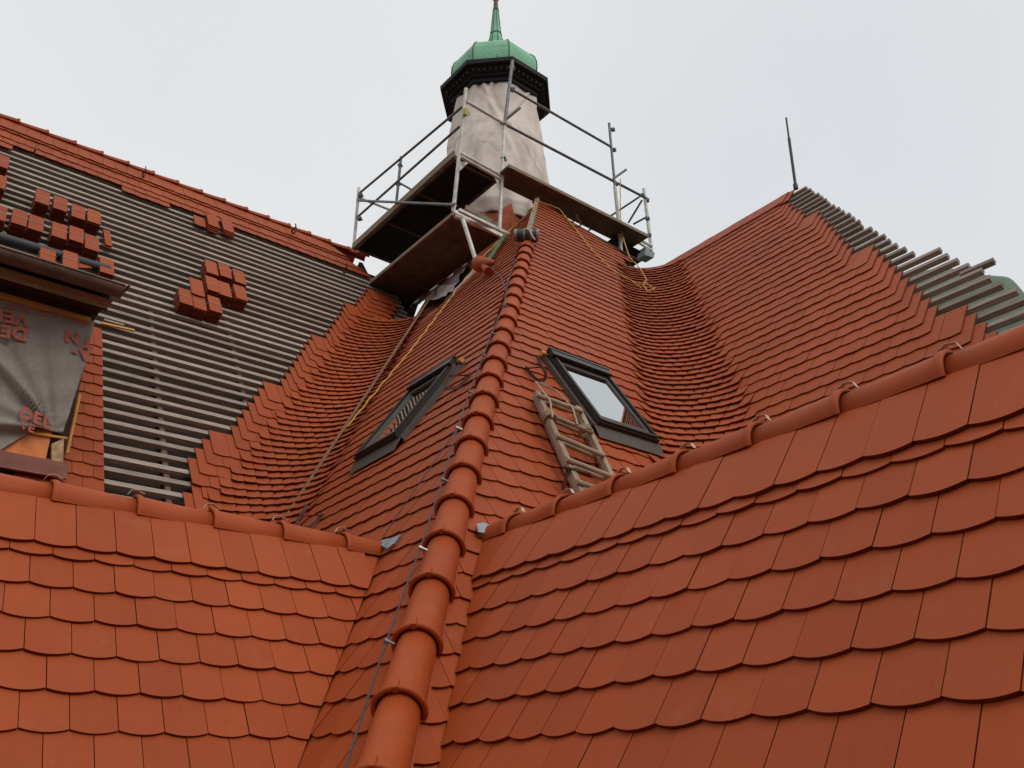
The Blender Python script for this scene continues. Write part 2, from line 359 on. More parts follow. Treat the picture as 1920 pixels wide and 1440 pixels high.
# top edge of R: line from (8.03, 9.22) to (9.9, 8.12) in (x, z)
xa, za, xb, zb = 8.03, 9.26, 9.85, 8.16
sl = (zb-za)/(xb-xa)          # z <= za + sl*(x-xa)  ->  v*sp - sl*u <= za - sl*xa
topR = (-sl, sp, za-sl*xa)
for K in range(-23, 47):
    z = ZK(K); ph = 3.339 + (0 if K % 2 == 0 else -.09)
    x0 = cL + z/t - .2; 
    if z < 1.12: x1 = cFR + z/t + .42; cc = [hipR, (1, -cp, cFR+.03)]
    else: x1 = cWR + z/t - TRV + .32; cc = [hipR, topR]
    row(mb, RR_, z, x0, x1, ph, cc, L=.43)
# L slope
hipL = (1, cp, -cR-.002)
for K in range(-23, 46):
    z = ZK(K) - .026; ph = -(3.855 if K % 2 else 3.765)
    y0 = cR + z/t - .2
    if z < 1.15: y1 = cFL + z/t + .42; cc = [hipL, (-1, -cp, cFL+.03)]
    else:
        y1 = cWL + z/t - TLV + .32; cc = [hipL]
        if z > 6.55: y1 = 9.62 - (z-6.55)*.17 + random.uniform(-.1, .05)
    row(mb, LL_, z, -y1, -y0, ph, cc)
roofC = part_mb('roof', mb, M_TILE, building, 'tall central hip roof with two skylights below the tower')
part_mb('underlay', underlay(RR_, [(cL-2.8*cp, -2.8), (cFR-2.8*cp+.3, -2.8), (cFR+1.2/t+.2, 1.2/sp), (cWR+1.2/t, 1.2/sp), (9.7, 8.2/sp), (8.0, 9.2/sp)]), M_DARK, roofC)
part_mb('roof_boarding', underlay(LL_, [(-12.35, 8.9/sp), (-cWL-6.6/t, 6.6/sp), (-9.1, 6.6/sp), (-9.1, 9.0/sp)], n=-.11), mat('dull_red_board', (.20, .065, .035), .85, nscale=3, nstr=.5), roofC)
part_mb('underlay', underlay(LL_, [(-cFL+2.8*cp-.3, -2.8), (-cR+2.8*cp, -2.8), (-9.2, 9.1/sp), (-9.3, 6.8/sp), (-cWL-6.8/t, 6.8/sp), (-cWL-1.2/t, 1.2/sp), (-cFL-1.2/t-.2, 1.2/sp)]), M_DARK, roofC)

# ---- swept valleys
def fan(mb, ca, cb, T, z_lo, z_hi, nt_, e0, left):
    dz = ES*2/3; k = 0; z = z_lo; Vd = V(1/t, 1/t, 1)
    while z < z_hi:
        cx, cy = ca + z/t, cb + z/t
        # left valley: L (x-slope, y below corner) meets WL (y-slope, x below corner): same shape as right one
        ctr = V(cx-T, cy-T, z); off = 0.5*(k % 2)
        for i in range(-1, nt_+1):
            th = math.radians(90)*(1-(i+.5+off)/nt_)
            ext = 0
            if th > math.radians(93) or th < math.radians(-3): continue
            rad = V(math.cos(th), math.sin(th), 0); Tn = V(math.sin(th), -math.cos(th), 0)
            S = Vd - Tn*np.dot(Vd, Tn); S = norm(S); N = np.cross(Tn, S)
            wv = T*math.pi/2/nt_*1.04
            # bottom cusp at fillet point
            B = ctr + rad*T
            r = random.uniform(-.003, .003); tw = random.uniform(-.03, .03)
            Pf = lambda u, v, n, B=B, Tn=Tn, S=S, N=N: B + Tn*u + S*v + N*(n + .02 + r + tw*u)
            slab(mb, outline(0, 0, w=wv, L=.27, arc=.018, gap=.004), 0, Pf, H=.045, LTs=.27, th=.016)
        z += dz; k += 1
def fanbase(ca, cb, T, z0, z1):
    mb = MB(); n = 12; vs = []; fs = []
    for z in (z0, z1):
        for i in range(n+1):
            th = math.radians(-5+100*i/n); vs.append(V(ca+z/t-T+T*math.cos(th), cb+z/t-T+T*math.sin(th), z) + V(.05, .05, -.04))
    fs = [(i, i+1, n+2+i, n+1+i) for i in range(n)]; mb.add(vs, fs); return mb
mb = MB(); fan(mb, cWR, cR, TRV, ZK(-4)+.03, 7.72, 8, 0, False)
vR = part_mb('swept_valley', mb, M_TILE, roofC, 'curved valley of narrow tiles right of the skylights')
mb = MB(); fan(mb, cL, cWL, TLV, ZK(-1)+.02, 6.95, 9, 0, True)
vL = part_mb('swept_valley', mb, M_TILE, roofC, 'curved valley of narrow tiles on the left beside the battens')
bb = fanbase(cWR, cR, TRV, 1.1, 8.0); o_ = fanbase(cL, cWL, TLV, 1.4, 6.95)
part_mb('valley_board', bb, M_DARK, roofC); part_mb('valley_board', o_, M_DARK, roofC)

# ---- right wing roof (WR): tiles to a stair-stepped edge, bare battens beyond
stair = {}
for K in (30, 31, 32, 33): stair[K] = {33: 5.33, 32: 5.215, 31: 5.09, 30: 5.004}[K]
stair[29] = 4.745
for K in range(20, 29): stair[K] = 4.658-.09*(28-K)
for K in range(9, 20): stair[K] = 3.6565-.09*(19-K)
for K in range(-4, 9): stair[K] = 2.49-.09*(8-K)
stair[34] = 5.42; stair[35] = 5.5; stair[36] = 5.59
mb = MB()
for K in range(-4, 37):
    z = ZK(K); y0 = stair[K]; y1 = cR + z/t - TRV + .34
    row(mb, WR_, z, -y0-W*math.ceil((y1-y0)/W), -y0, -y0, (), L=LT if K < 35 else LT-.155*(K-34)*.8)
row(mb, WR_, 7.60, -9.05, -5.47, -5.47, [(-.05, sp, 8.33)], L=.40)
row(mb, WR_, 7.63, -9.05, -5.56, -5.56, [(-.05, sp, 8.33)], L=.36, n0=.012)
roofWR = part_mb('roof', mb, M_TILE, building, 'right wing roof tiled up to a stepped edge beside bare battens')
nm = MB()
for K in range(0, 30):
    for dx in (.05, .13):
        c = WR_.P(-stair[K]-dx, ZK(K)/sp + LT-.035, -HT+.0005-.0); nm.tube([c, c+WR_.N*.003], .0055, 6)
part_mb('nail_heads', nm, M_DARK, roofWR)['kind'] = 'stuff'
tips = {36: 5.27, 35: 5.16, 34: 5.06, 33: 4.95, 32: 4.84, 31: 4.75, 30: 4.65, 29: 4.54, 28: 4.43, 27: 4.33, 26: 4.22, 25: 4.11, 24: 4.02, 23: 3.93, 22: 3.81, 21: 3.71,
        20: 3.6, 19: 3.49, 18: 3.38, 17: 3.27, 16: 3.16, 15: 2.88, 14: 2.78, 13: 2.67, 12: 2.55, 11: 2.44, 10: 2.34, 9: 2.25, 8: 2.10, 7: 2.04, 6: 1.98, 5: 1.9, 4: 1.8, 3: 1.7, 2: 1.6, 1: 1.5, 0: 1.4}
nB = -.048
def batten(fr, u0, u1, z, w=.06, h=.045, n=nB, parent=None, jit=.002):
    m = MB(); v = z/sp + random.uniform(-jit, jit)
    m.box(fr.P(u0, v-w/2, n-h), fr.T*(u1-u0), fr.S*w, fr.N*h, random.random()); return part_mb('batten', m, M_BATR if fr is WR_ else M_BAT, parent)
for K in range(0, 37):
    z = ZK(K)+LT*sp-.03
    if z > 8.0: z = 7.86+.06*(K-36)
    batten(WR_, -(stair[K]+1.0), -(tips[K]+random.uniform(-.02, .02)), z, w=.055, h=.050, parent=roofWR)
batten(WR_, -(2.62), -(2.335), ZK(11)+LT*sp+.04, w=.05, h=.05, n=nB-.0, parent=roofWR)
part_mb('underlay', underlay(WR_, [(-cR-1.3/t+.2, 1.3/sp), (-2.9, 1.3/sp), (-3.9, 3.9/sp), (-5.3, 6.2/sp), (-5.9, 8.0/sp), (-8.5, 8.0/sp)], n=-.11), M_DARK, roofWR)
# ---- left wing roof (WL): battens bare, tiled beside the valley, at the ridge and next to the dormer
xrun = {K: 2.5745+.09*(K-5) for K in range(5, 9)}
xrun.update({K: 3.1078+.09*(K-9) for K in range(9, 16)})
xrun.update({K: 3.9096+.09*(K-16) for K in range(16, 25)})
xrun.update({25: 4.887, 26: 4.985, 27: 5.072, 28: 5.165, 29: 5.265, 30: 5.355, 31: 5.43, 32: 5.515, 33: 5.77, 34: 5.867, 35: 5.985, 36: 6.08, 37: 6.17})
xrun.update({4: 2.665, 3: 2.575, 2: 2.485, 1: 2.485, 0: 2.395, -1: 2.305})
mb = MB()
for K in range(-1, 38):
    z = ZK(K) - .004; x0 = xrun[K]; x1 = cL + z/t - TLV + .36
    if x1 < x0+.1: x1 = x0+.19
    row(mb, WL_, z, x0, x0+W*math.ceil((x1-x0)/W), x0)
mb_main = mb; mb = MB()
# ridge band
def seg(z, xa_, xb_, ph, L=LT, cc=(), n0=0.0): row(mb, WL_, z, xa_, xb_, ph, cc, L=L, n0=n0)
right_cut = (1, .0, 99)
seg(8.42, -1.0, 6.6, .555+.09, cc=[(1, .75, 6.43+8.42/sp*.75)])
seg(8.42+ES, -1.0, 6.6, .555, cc=[(1, .75, 6.43+8.42/sp*.75)])
seg(8.42-ES, 2.05, 2.80, 2.08)
seg(8.42-ES, -1.0, .60, -.125)
seg(8.80, -1.0, 6.5, .645, L=.40, cc=[(1, .75, 6.43+8.42/sp*.75)])
seg(8.862, -1.0, 6.4, .555, L=.37, n0=.014, cc=[(1, .75, 6.43+8.42/sp*.75)])
mb_band = mb; mb = MB()
# columns of tiles left of the battens next to the dormer
for K in range(1, 17):
    z = ZK(K)-.004; 
    row(mb, WL_, z, 1.05, 1.96, 1.77 if K % 2 else 1.68, [(1, 0, 1.77 if K > 2 else 1.66)])
row(mb, WL_, ZK(0)+.02, -1.5, 1.75, 1.59, [(1, 0, 1.65)])
for q_ in (-1, -2, -3): row(mb, WL_, ZK(q_)+.02, -1.5, 1.65, 1.68, [(1, 0, 1.65)])
mb_strip = mb
roofWL = part_mb('roof', mb_main, M_TILE, building, 'left wing roof with bare battens, tiled only along ridge and valley')
part_mb('ridge_courses', mb_band, M_TILE, roofWL); part_mb('tile_strip', mb_strip, M_TILE, roofWL, 'narrow strip of tiles beside the dormer')
for K in range(-3, 41):
    z = ZK(K)+LT*sp-.03; xe = cL + z/t - .25
    if z > 7.2: xe = 6.9
    if z > 8.9: xe = 6.5
    if K < 17: x0 = 1.5
    else: x0 = -1.0
    batten(WL_, x0 + random.uniform(-.03, .03), xe, z, w=.062, h=.048, parent=roofWL, jit=.006)
for i in range(-1, 7):
    x = .30+1.02*i; m = MB()
    z1 = 9.1 if x < 6.4 else 9.1
    z0 = max(1.4, (x-cL+.1)*t) if x > 2.4 else 1.4
    if x < 1.4: z0 = 5.0
    m.box(WL_.P(x, z0/sp, nB-.05-.10), WL_.T*.07, WL_.S*((z1-z0)/sp), WL_.N*.098, .5); part_mb('rafter', m, M_RAF, roofWL)
    if i in (2, 3):
        m = MB(); m.box(WL_.P(x+.01, z0/sp, nB-.056), WL_.T*.05, WL_.S*((4.9+.3*i-z0)/sp), WL_.N*.012, .4); part_mb('counter_batten', m, mat('old_counter_batten', (.17, .115, .075), .85), roofWL)
part_mb('underlay', underlay(WL_, [(-1.1, 4.4/sp), (1.48, 4.4/sp), (1.48, 1.3/sp), (2.6, 1.3/sp), (cL+6.9/t+.2, 6.9/sp), (cL+8.7/t, 8.7/sp), (6.9, 8.9/sp), (-1.1, 9.0/sp)], n=-.17), M_UND, roofWL)
# rear slopes so the roof closes
b2 = MB(); b2.add([V(-1.1, 12.60, 9.14), V(6.35, 12.60, 9.14), V(6.35, 15.2, 9.14-2.6*t), V(-1.1, 15.2, 9.14-2.6*t)], [(0, 1, 2, 3)])
part_mb('rear_slope', b2, M_TILE, roofWL)

# ---------------------------------------------------------------- ridge and hip tiles
def ridge_tile(P0, P1, upv, R0=.125, R1=.10, lip=.018, th=.014, ang=100, nub=False, parent=None, label=None, lipw=.04):
    P0 = np.asarray(P0, float); P1 = np.asarray(P1, float); ax = P1-P0; L = np.linalg.norm(ax); ax = ax/L
    upv = norm(np.asarray(upv, float) - ax*np.dot(upv, ax)); sd_ = np.cross(ax, upv)
    st = [(0, R0+lip), (lipw*.5, R0+lip+.002), (lipw*.9, R0+lip-.004), (lipw*1.15, R0), (L*.5, (R0+R1)/2), (L, R1)]
    n = 20; m = MB(); r1 = random.random()*30; tn = .75+.35*random.random()
    def ring(s_, R): return [P0 + ax*s_ + sd_*R*math.sin(a) + upv*R*math.cos(a) for a in np.radians(np.linspace(-ang, ang, n+1))]
    vs = []; uvs = []
    for s_, R in st: vs += ring(s_, R); uvs += [(r1+k*.02, r1+s_) for k in range(n+1)]
    no = len(st); 
    for s_, R in ((0, R0-.006), (L, R1-th)): vs += ring(s_, R); uvs += [(r1+k*.02, r1+s_) for k in range(n+1)]
    fs = []
    for i in range(no-1):
        for k in range(n): a = i*(n+1)+k; fs.append((a, a+1, a+n+2, a+n+1))
    bi = no*(n+1)
    for k in range(n):
        fs.append((bi+k, bi+n+1+k, bi+n+2+k, bi+k+1)); fs.append((k, bi+k, bi+k+1, k+1))
        a = (no-1)*(n+1)+k; fs.append((a, a+1, bi+n+2+k, bi+n+1+k))
    m.add(vs, [f[::-1] for f in fs], uvs, tn, True)
    for side in (0, n):   # closing long edges
        m.add([vs[side], vs[(no-1)*(n+1)+side], vs[bi+n+1+side], vs[bi+side]], [(0, 1, 2, 3)], None, tn)
    if nub:
        c = P0 + upv*(R0+lip-.004) - ax*.004; m.box(c - sd_*.011, sd_*.022, ax*.05, upv*.012, tn)
        c = P0 + upv*(R0+lip-.02) - ax*.006; m.box(c - sd_*.010, sd_*.020, ax*.006, upv*.024, tn)
    o = part_mb('ridge_tile', m, M_TILE, parent, label)
    if nub:
        h = MB()
        for q in (-.016, .016):
            h.tube([P0+ax*.095+sd_*q+upv*(R0-.002), P0+ax*.095+sd_*q+upv*(R0+.0015)], .0035, 6)
        h2 = h.build('nail', M_DARK, None) if False else None
    return o
hd = norm((1/t, 1/t, 1)); Nh = norm(V(-sp, -sp, 2*cp))
def hipP(z, h=0): return V(cL+z/t, cR+z/t, z) + Nh*h
for k in range(-3, 23):
    z = .02+.2955*k; h = max(.035, .105-.014*z)
    R0, lp = .102, .014
    ridge_tile(hipP(z, h-R0-lp), hipP(z+.325, max(.035, .105-.014*(z+.3))-R0-lp-.003), Nh, R0=R0, R1=.088, lip=lp, ang=112, nub=True, parent=roofC, lipw=.034)
def metal_clip(c, ax, upv, R, parent):
    m = MB(); sd_ = np.cross(ax, upv); pts = [c + upv*(R+.004) + ax*.02, c + upv*(R+.012), c + upv*(R+.020) - ax*.012, c + upv*(R+.018) - ax*.03, c+upv*(R+.012) - ax*.05, c+upv*(R-.012)-ax*.062]
    for a, b in zip(pts[:-1], pts[1:]): m.bar(a, b, .024, .003, upv=sd_)
    m2 = MB()
    for a, b in zip(pts[:-1], pts[1:]):
        m2.add([a-sd_*.012, b-sd_*.012, b+sd_*.012, a+sd_*.012, a-sd_*.012+upv*.003, b-sd_*.012+upv*.003, b+sd_*.012+upv*.003, a+sd_*.012+upv*.003], [(0, 1, 2, 3), (7, 6, 5, 4), (0, 4, 5, 1), (3, 2, 6, 7), (1, 5, 6, 2), (0, 3, 7, 4)])
    part_mb('ridge_clip', m2, M_PINK, parent)
zr = 1.30; xr = x_r
for k in range(-1, 17):
    yj = 3.65-.41*k      # joint (flared end, toward the viewer's right)
    rt_ = ridge_tile((xr, yj, zr), (xr, yj+.43 if k > -1 else yj+.3, zr-.004), (0, 0, 1), R0=.108, R1=.096, lip=.008, ang=98, parent=roofFR) if k > -1 else None
    if k > -1: metal_clip(V(xr, yj+.03, zr), V(0, 1, 0), V(0, 0, 1), .124, roofFR)
zl = 1.335; yl = cFL+1.342/t+.1
for k in range(-10, 5):
    xj = .79+.405*k
    ridge_tile((xj, yl, zl), (min(xj+.43, 2.74), yl, zl-.004), (0, 0, 1), R0=.108, R1=.096, lip=.008, ang=98, parent=roofFL)
    metal_clip(V(xj+.03, yl, zl), V(1, 0, 0), V(0, 0, 1), .124, roofFL)
for k in range(-5, 17):
    xj = .62+.398*k
    if xj > 6.7: continue
    ridge_tile((xj, 12.60, 9.20), (xj-.42, 12.60, 9.185), (0, 0, 1), R0=.085, R1=.07, lip=.012, ang=98, parent=roofWL)

# lead flashings at ridge ends
m = MB(); pts = [onx(705, 1017, cL, .03), onx(726, 1028, cL, .022), onx(740, 1018, cL, .02), onx(752, 1002, cL, .012), onx(735, 1008, cL, .02), onx(712, 1013, cL, .02)]
m.add(pts+[q+V(.02, .02, -.02) for q in pts], [(0, 1, 2, 3, 4, 5), (11, 10, 9, 8, 7, 6)]+[(i, i+6, (i+1) % 6+6, (i+1) % 6) for i in range(6)]); part_mb('lead_flashing', m, M_LEAD, roofC)
m = MB(); pts = [ony(894, 982, cR, .03), ony(896, 997, cR, .03), ony(907, 999, cR, .035), ony(920, 984, cR, .04), ony(905, 979, cR, .02)]
m.add(pts+[q+V(.02, .02, -.02) for q in pts], [(0, 1, 2, 3, 4), (9, 8, 7, 6, 5)]+[(i, i+5, (i+1) % 5+5, (i+1) % 5) for i in range(5)]); part_mb('lead_flashing', m, M_LEAD, roofC)

# hip batten above the last hip tile
m = MB(); m.bar(hipP(6.95, .0), hipP(9.15, .02), .07, .06, upv=Nh); part_mb('hip_batten', m, M_EDGE, roofC)
m = MB(); m.bar(V(7.95, 9.32, 9.2), V(9.75, 8.62, 8.32), .05, .04); part_mb('verge_board', m, M_RAF, roofC)

# ---------------------------------------------------------------- skylights
def skylight(fr, u0, u1, v0, v1, label, flip):
    P = fr.P; sk = MB()
    base = MB(); n1 = .085; w = .062
    def bx(m, ua, ub, va, vb, na, nb): m.box(P(ua, va, na), fr.T*(ub-ua), fr.S*(vb-va), fr.N*(nb-na))
    bx(base, u0, u0+w, v0, v1, -.05, n1); bx(base, u1-w, u1, v0, v1, -.05, n1)
    bx(base, u0+w, u1-w, v0, v0+.09, -.05, n1-.004); bx(base, u0+w, u1-w, v1-.14, v1, -.05, n1-.004)
    fr_o = part_mb('skylight', base, M_SKY, building, label)
    a = MB(); bx(a, u0-.005, u1+.005, v1-.10, v1-.015, n1+.004, n1+.04); bx(a, u0-.012, u1+.012, v1-.015, v1+.012, n1-.01, n1+.045); part_mb('hood', a, M_SKY, fr_o)
    a = MB()
    for ua in (u0+.018, u1-.048): bx(a, ua, ua+.03, v0+.02, v1-.11, n1+.003, n1+.018)
    bx(a, u0+.05, u1-.05, v0+.02, v0+.05, n1+.001, n1+.014)
    part_mb('trim', a, M_SKY, fr_o)
    s_ = MB(); i0, i1, j0, j1 = u0+w+.012, u1-w-.012, v0+.10, v1-.15
    for (ua, ub, va, vb) in ((i0-.01, i0+.022, j0-.01, j1+.01), (i1-.022, i1+.01, j0-.01, j1+.01), (i0+.022, i1-.022, j0-.01, j0+.02), (i0+.022, i1-.022, j1-.02, j1+.01)): bx(s_, ua, ub, va, vb, n1-.04, n1-.004)
    part_mb('sash', s_, M_APR, fr_o)
    g = MB(); bx(g, i0+.01, i1-.01, j0+.01, j1-.01, n1-.030, n1-.018); part_mb('glass', g, M_GLASS, fr_o)
    ap = MB(); pts = [(u0-.02, v0-.14), (u1+.02, v0-.14), (u1+.03, v0+.02), (u0-.03, v0+.02)]
    ap.add([P(u, v, .016 if k < 2 else .05) for k, (u, v) in enumerate(pts)]+[P(u, v, .010 if k < 2 else .04) for k, (u, v) in enumerate(pts)], [(0, 1, 2, 3), (7, 6, 5, 4), (0, 4, 5, 1), (1, 5, 6, 2), (2, 6, 7, 3), (3, 7, 4, 0)])
    part_mb('apron', ap, M_APR, fr_o)
    sd2 = MB(); bx(sd2, u0-.035, u0, v0, v1+.03, -.01, .045); bx(sd2, u1, u1+.035, v0, v1+.03, -.01, .045); bx(sd2, u0, u1, v1, v1+.05, -.01, .05)
    part_mb('side_flashing', sd2, M_APR, fr_o)
    k = MB(); bx(k, (u0-.06 if flip else u1), (u0 if flip else u1+.06), v1-.03, v1+.02, .03, .07); part_mb('wood_wedge', k, M_YEL, fr_o)
    return fr_o
skylight(RR_, 4.735, 5.47, 2.74/sp, 3.64/sp, 'skylight with pale reflecting glass right of the hip', True)
skylight(LL_, -6.72, -5.99, 2.72/sp, 3.62/sp, 'dark skylight left of the hip reflecting the batten rows', False)

# ---------------------------------------------------------------- roof hooks
def hook(fr, u, v, s=1.0, parent=None, lab=None):
    m = MB(); P = fr.P
    pts = [P(u, v, .012), P(u, v-.10*s, .015), P(u+.01, v-.20*s, .03), P(u+.01, v-.27*s, .09), P(u, v-.25*s, .14), P(u, v-.12*s, .15), P(u-.005, v-.05*s, .17)]
    for a, b in zip(pts[:-1], pts[1:]): m.bar(a, b, .006, .03, upv=fr.N if abs(np.dot(norm(b-a), fr.N)) < .9 else fr.S)
    m.bar(P(u, v-.02*s, .012), P(u, v-.17*s, .145), .006, .024, upv=fr.T)
    return part_mb('roof_hook', m, M_IRON, parent or roofC, lab)
u, v, n = RR_.uv(ony(984, 690, cR)); hook(RR_, u, v, 1.15, roofC, 'hook carrying the ladder rope')
u, v, n = LL_.uv(onx(884, 702, cL)); hook(LL_, u, v, 1.15, roofC)
u, v, n = LL_.uv(onx(608, 965, cL)); hook(LL_, u, v, .9, roofC)
u, v, n = RR_.uv(ony(1052, 375, cR)); hook(RR_, 8.42, 8.75/sp, 1.2, roofC)
for px, py in ((62, 288), (265, 315), (541, 420), (640, 505)):
    u, v, n = WL_.uv(ony(px, py, cWL)); hook(WL_, u, v-(.30 if px in (265, 541) else .05), .7, roofWL)
u, v, n = RR_.uv(ony(1060, 913, cR)); 
m = MB(); a = RR_.P(u, v, .15); m.bar(a-V(.12, 0, 0), a+V(.12, 0, 0), .03, .012); m.bar(a-V(.08, 0, 0)-RR_.S*.08-RR_.N*.13, a-V(.08, 0, 0), .008, .03); part_mb('roof_step', m, M_IRON, roofC)

# ---------------------------------------------------------------- tower
TX, TY = 8.3, 10.787; ROT = math.radians(22.5+1)
tower = MB()
def octr(R, z, n=8, rot=ROT): return [V(TX+R*math.cos(rot+2*math.pi*k/n), TY+R*math.sin(rot+2*math.pi*k/n), z) for k in range(n)]
def loft(m, prof, n=8, cap0=False, cap1=False, smooth=False, rot=ROT):
    vs = []; uvs = []
    for R, z in prof: vs += octr(R, z, n, rot); uvs += [(k*R*.8, z) for k in range(n)]
    fs = [(i*n+k, i*n+(k+1) % n, (i+1)*n+(k+1) % n, (i+1)*n+k) for i in range(len(prof)-1) for k in range(n)]
    if cap0: fs.append(tuple(range(n))[::-1])
    if cap1: fs.append(tuple(range((len(prof)-1)*n, len(prof)*n)))
    m.add(vs, fs, uvs, .5, smooth)
loft(tower, [(.95, 5.5), (.95, 9.9), (.83, 10.4), (.83, 12.75)])
twr = part_mb('tower', tower, M_RED, building, 'octagonal tower wrapped in a beige tarp below its dark cornice')
m = MB(); loft(m, [(.86, 12.42), (.93, 12.44), (.93, 12.52), (.99, 12.54), (.99, 12.60), (1.08, 12.66), (1.08, 12.70), (1.156, 12.71), (1.165, 12.80), (1.10, 12.83), (.85, 12.86)]); part_mb('cornice', m, M_CORN, twr)
for k in range(8):
    a, b = octr(1.075, 12.60)[k], octr(1.075, 12.60)[(k+1) % 8]; d = norm(b-a); nrm = norm((a+b)/2 - V(TX, TY, 12.60))
    m = MB(); m.box(a - nrm*.075, b-a, nrm*.016, V(0, 0, .06))
    for i in range(7):
        c = a + (b-a)*(i+.75)/7.5; m.box(c - d*.022 - nrm*.06, d*.044, nrm*.055, V(0, 0, .06))
    part_mb('dentil_row', m, M_DENT, twr)
def dome():
    m = MB(); prof = [(.855, 12.84), (.90, 12.95), (.925, 13.08), (.935, 13.22), (.925, 13.36), (.88, 13.50), (.80, 13.60), (.70, 13.655), (.58, 13.69), (.44, 13.74), (.32, 13.83), (.235, 13.98), (.18, 14.16), (.145, 14.36)]
    loft(m, prof)
    o = part_mb('cupola', m, M_COP, twr)
    s_ = MB()
    for k in range(8):
        pts = [octr(R+.006, z)[k] for R, z in prof]; s_.tube(pts, .010, 6)
    part_mb('cupola_seam', s_, M_SEAM, twr); return o
dome()
m = MB(); loft(m, [(.15, 14.34), (.125, 14.50), (.10, 14.75), (.075, 15.0), (.06, 15.26)]); part_mb('spire', m, M_COP, twr)
m = MB()
for k in range(8): m.tube([octr(R+.002, z)[k] for R, z in ((.15, 14.34), (.125, 14.5), (.10, 14.75), (.06, 15.26))], .006, 5)
m.tube([V(TX, TY, 14.53), V(TX, TY, 14.545)], .128, 16); m.tube([V(TX, TY, 15.25), V(TX, TY, 15.27)], .068, 16); part_mb('spire_seam', m, M_SEAM, twr)
m = MB(); loft(m, [(.058, 15.27), (.045, 15.55), (.035, 15.8), (.03, 16.4)], cap1=True); loft(m, [(.04, 15.56), (.075, 15.6), (.085, 15.66), (.07, 15.72), (.035, 15.76)], n=14, smooth=True); part_mb('spire_tip', m, M_BROWN, twr)

# tower tarp: draped round the octagon with folds
def tarp():
    m = MB(); nt2, nz_ = 160, 90; rs = np.random.RandomState(3)
    fold = [(rs.uniform(0, 6.28), rs.uniform(8, 30), rs.uniform(.003, .012), rs.uniform(-3.0, 3.0)) for _ in range(14)]
    zz = np.linspace(0, 1, nz_); vs = []; uvs = []
    pz = [9.2, 9.75, 9.9, 10.3, 10.9, 11.4, 12.0, 12.42]; pr = [.96, 1.0, 1.03, 1.02, 1.0, .945, .885, .865]
    for j, f in enumerate(zz):
        for i in range(nt2):
            a = 2*math.pi*i/nt2
            hem = 9.50 - .20*math.cos(a-math.radians(252)) + .03*math.sin(5*a)
            top = 12.47 + .01*math.sin(3*a)-.02*abs(math.sin(4*a))
            z = hem + (top-hem)*f
            r0 = np.interp(z, pz, pr)
            oct_ = 1/math.cos(((a-ROT) % (math.pi/4)) - math.pi/8)*math.cos(math.pi/8); mixo = .75*(f**.7)
            r = r0*(1-mixo + mixo*oct_)
            for ph, fr_, am, tw in fold: r += 1.6*am*(1.25-.6*f)*math.sin(fr_*a*.5*2/2 + ph + tw*(z-9.5)*1.7)*math.sin(ph*3+z*1.3)
            for c0, c1, am, wd in ((3.6, .55, .030, .05), (4.25, -.75, .034, .06), (3.0, .9, .028, .05), (4.9, .4, .03, .05), (3.9, 1.6, .022, .04), (2.4, -.5, .03, .06), (4.6, -1.7, .022, .05)):
                d_ = (a - c0 - c1*(z-11)*.45); r += 1.5*am*math.exp(-(d_/wd)**2)*(.6+.4*math.sin(z*2.1+c0*5)) - .8*am*math.exp(-((d_-1.6*wd)/wd)**2)
            r += .028*max(0, math.sin(a*3+z*2.2))**3*(1-f) + .02*math.exp(-((z-11.25-.15*math.sin(2*a))/.09)**2)*math.sin(a*6+1)
            if f < .08: r -= (.08-f)*1.1
            vs.append(V(TX+r*math.cos(a), TY+r*math.sin(a), z)); uvs.append((a, z))
    fs = [(j*nt2+i, j*nt2+(i+1) % nt2, (j+1)*nt2+(i+1) % nt2, (j+1)*nt2+i) for j in range(nz_-1) for i in range(nt2)]
    m.add(vs, fs, uvs, .5, True)
    o = m.build('tarp', M_TARP); sm = o.modifiers.new('solid', 'SOLIDIFY'); sm.thickness = .006
    return tag(o, 'beige tarp wrapped around the tower under its dark cornice', 'tarp')
tarp()

# ---------------------------------------------------------------- dormer (left edge)
dm = MB(); yD = 8.14; xD = 1.43
dm.box((-1.4, yD, 1.9), (xD+1.4, 0, 0), (0, .08, 0), (0, 0, 2.35))
cheek = [V(xD, yD+.08, 2.6), V(xD, yD+.08, 4.25), V(xD, 9.25, 4.25)]
dm.add([V(xD-.06, yD+.02, 2.3), V(xD-.06, yD+.02, 4.25), V(xD-.06, 9.2, 4.28)], [(0, 1, 2), (2, 1, 0)])
dorm = part_mb('dormer', dm, M_RAF, building, 'unfinished dormer under a dark copper gutter on the left')
m = MB()
yg = 7.55; g0 = atY(0, 486, yg); g1 = atY(226, 536, yg)
za_, zb_ = 4.30, 4.30
n = 14; vs = []; ZG = 4.255
for x in (-1.5, 1.52):
    for i in range(n+1):
        a = math.pi*(1+i/n); vs.append(V(x, yg+.085+.085*math.cos(a), ZG+.09*math.sin(a)))
    for i in range(n+1):
        a = math.pi*(2-i/n); vs.append(V(x, yg+.085+.080*math.cos(a), ZG+.085*math.sin(a)))
q = 2*(n+1); m.add(vs, [(i, (i+1) % q, q+(i+1) % q, q+i) for i in range(q)] + [tuple(range(q))[::-1], tuple(range(q, 2*q))], [(v_[0], v_[2]) for v_ in vs], .5, False)
m.tube([V(-1.5, yg, ZG), V(1.52, yg, ZG)], .011, 8)
m.tube([V(1.50, yg, ZG), V(1.50, yg+.17, ZG)], .011, 8)
for x in np.arange(-1.2, 1.6, .55): m.bar((x, yg-.004, ZG+.01), (x, yg+.17, ZG+.02), .025, .004)
part_mb('gutter', m, M_BROWN, dorm)
m = MB()
m.box((-1.5, yg+.26, 4.10), (2.96, 0, 0), (0, .03, 0), (0, 0, .22)); part_mb('fascia', m, M_CORN, dorm)
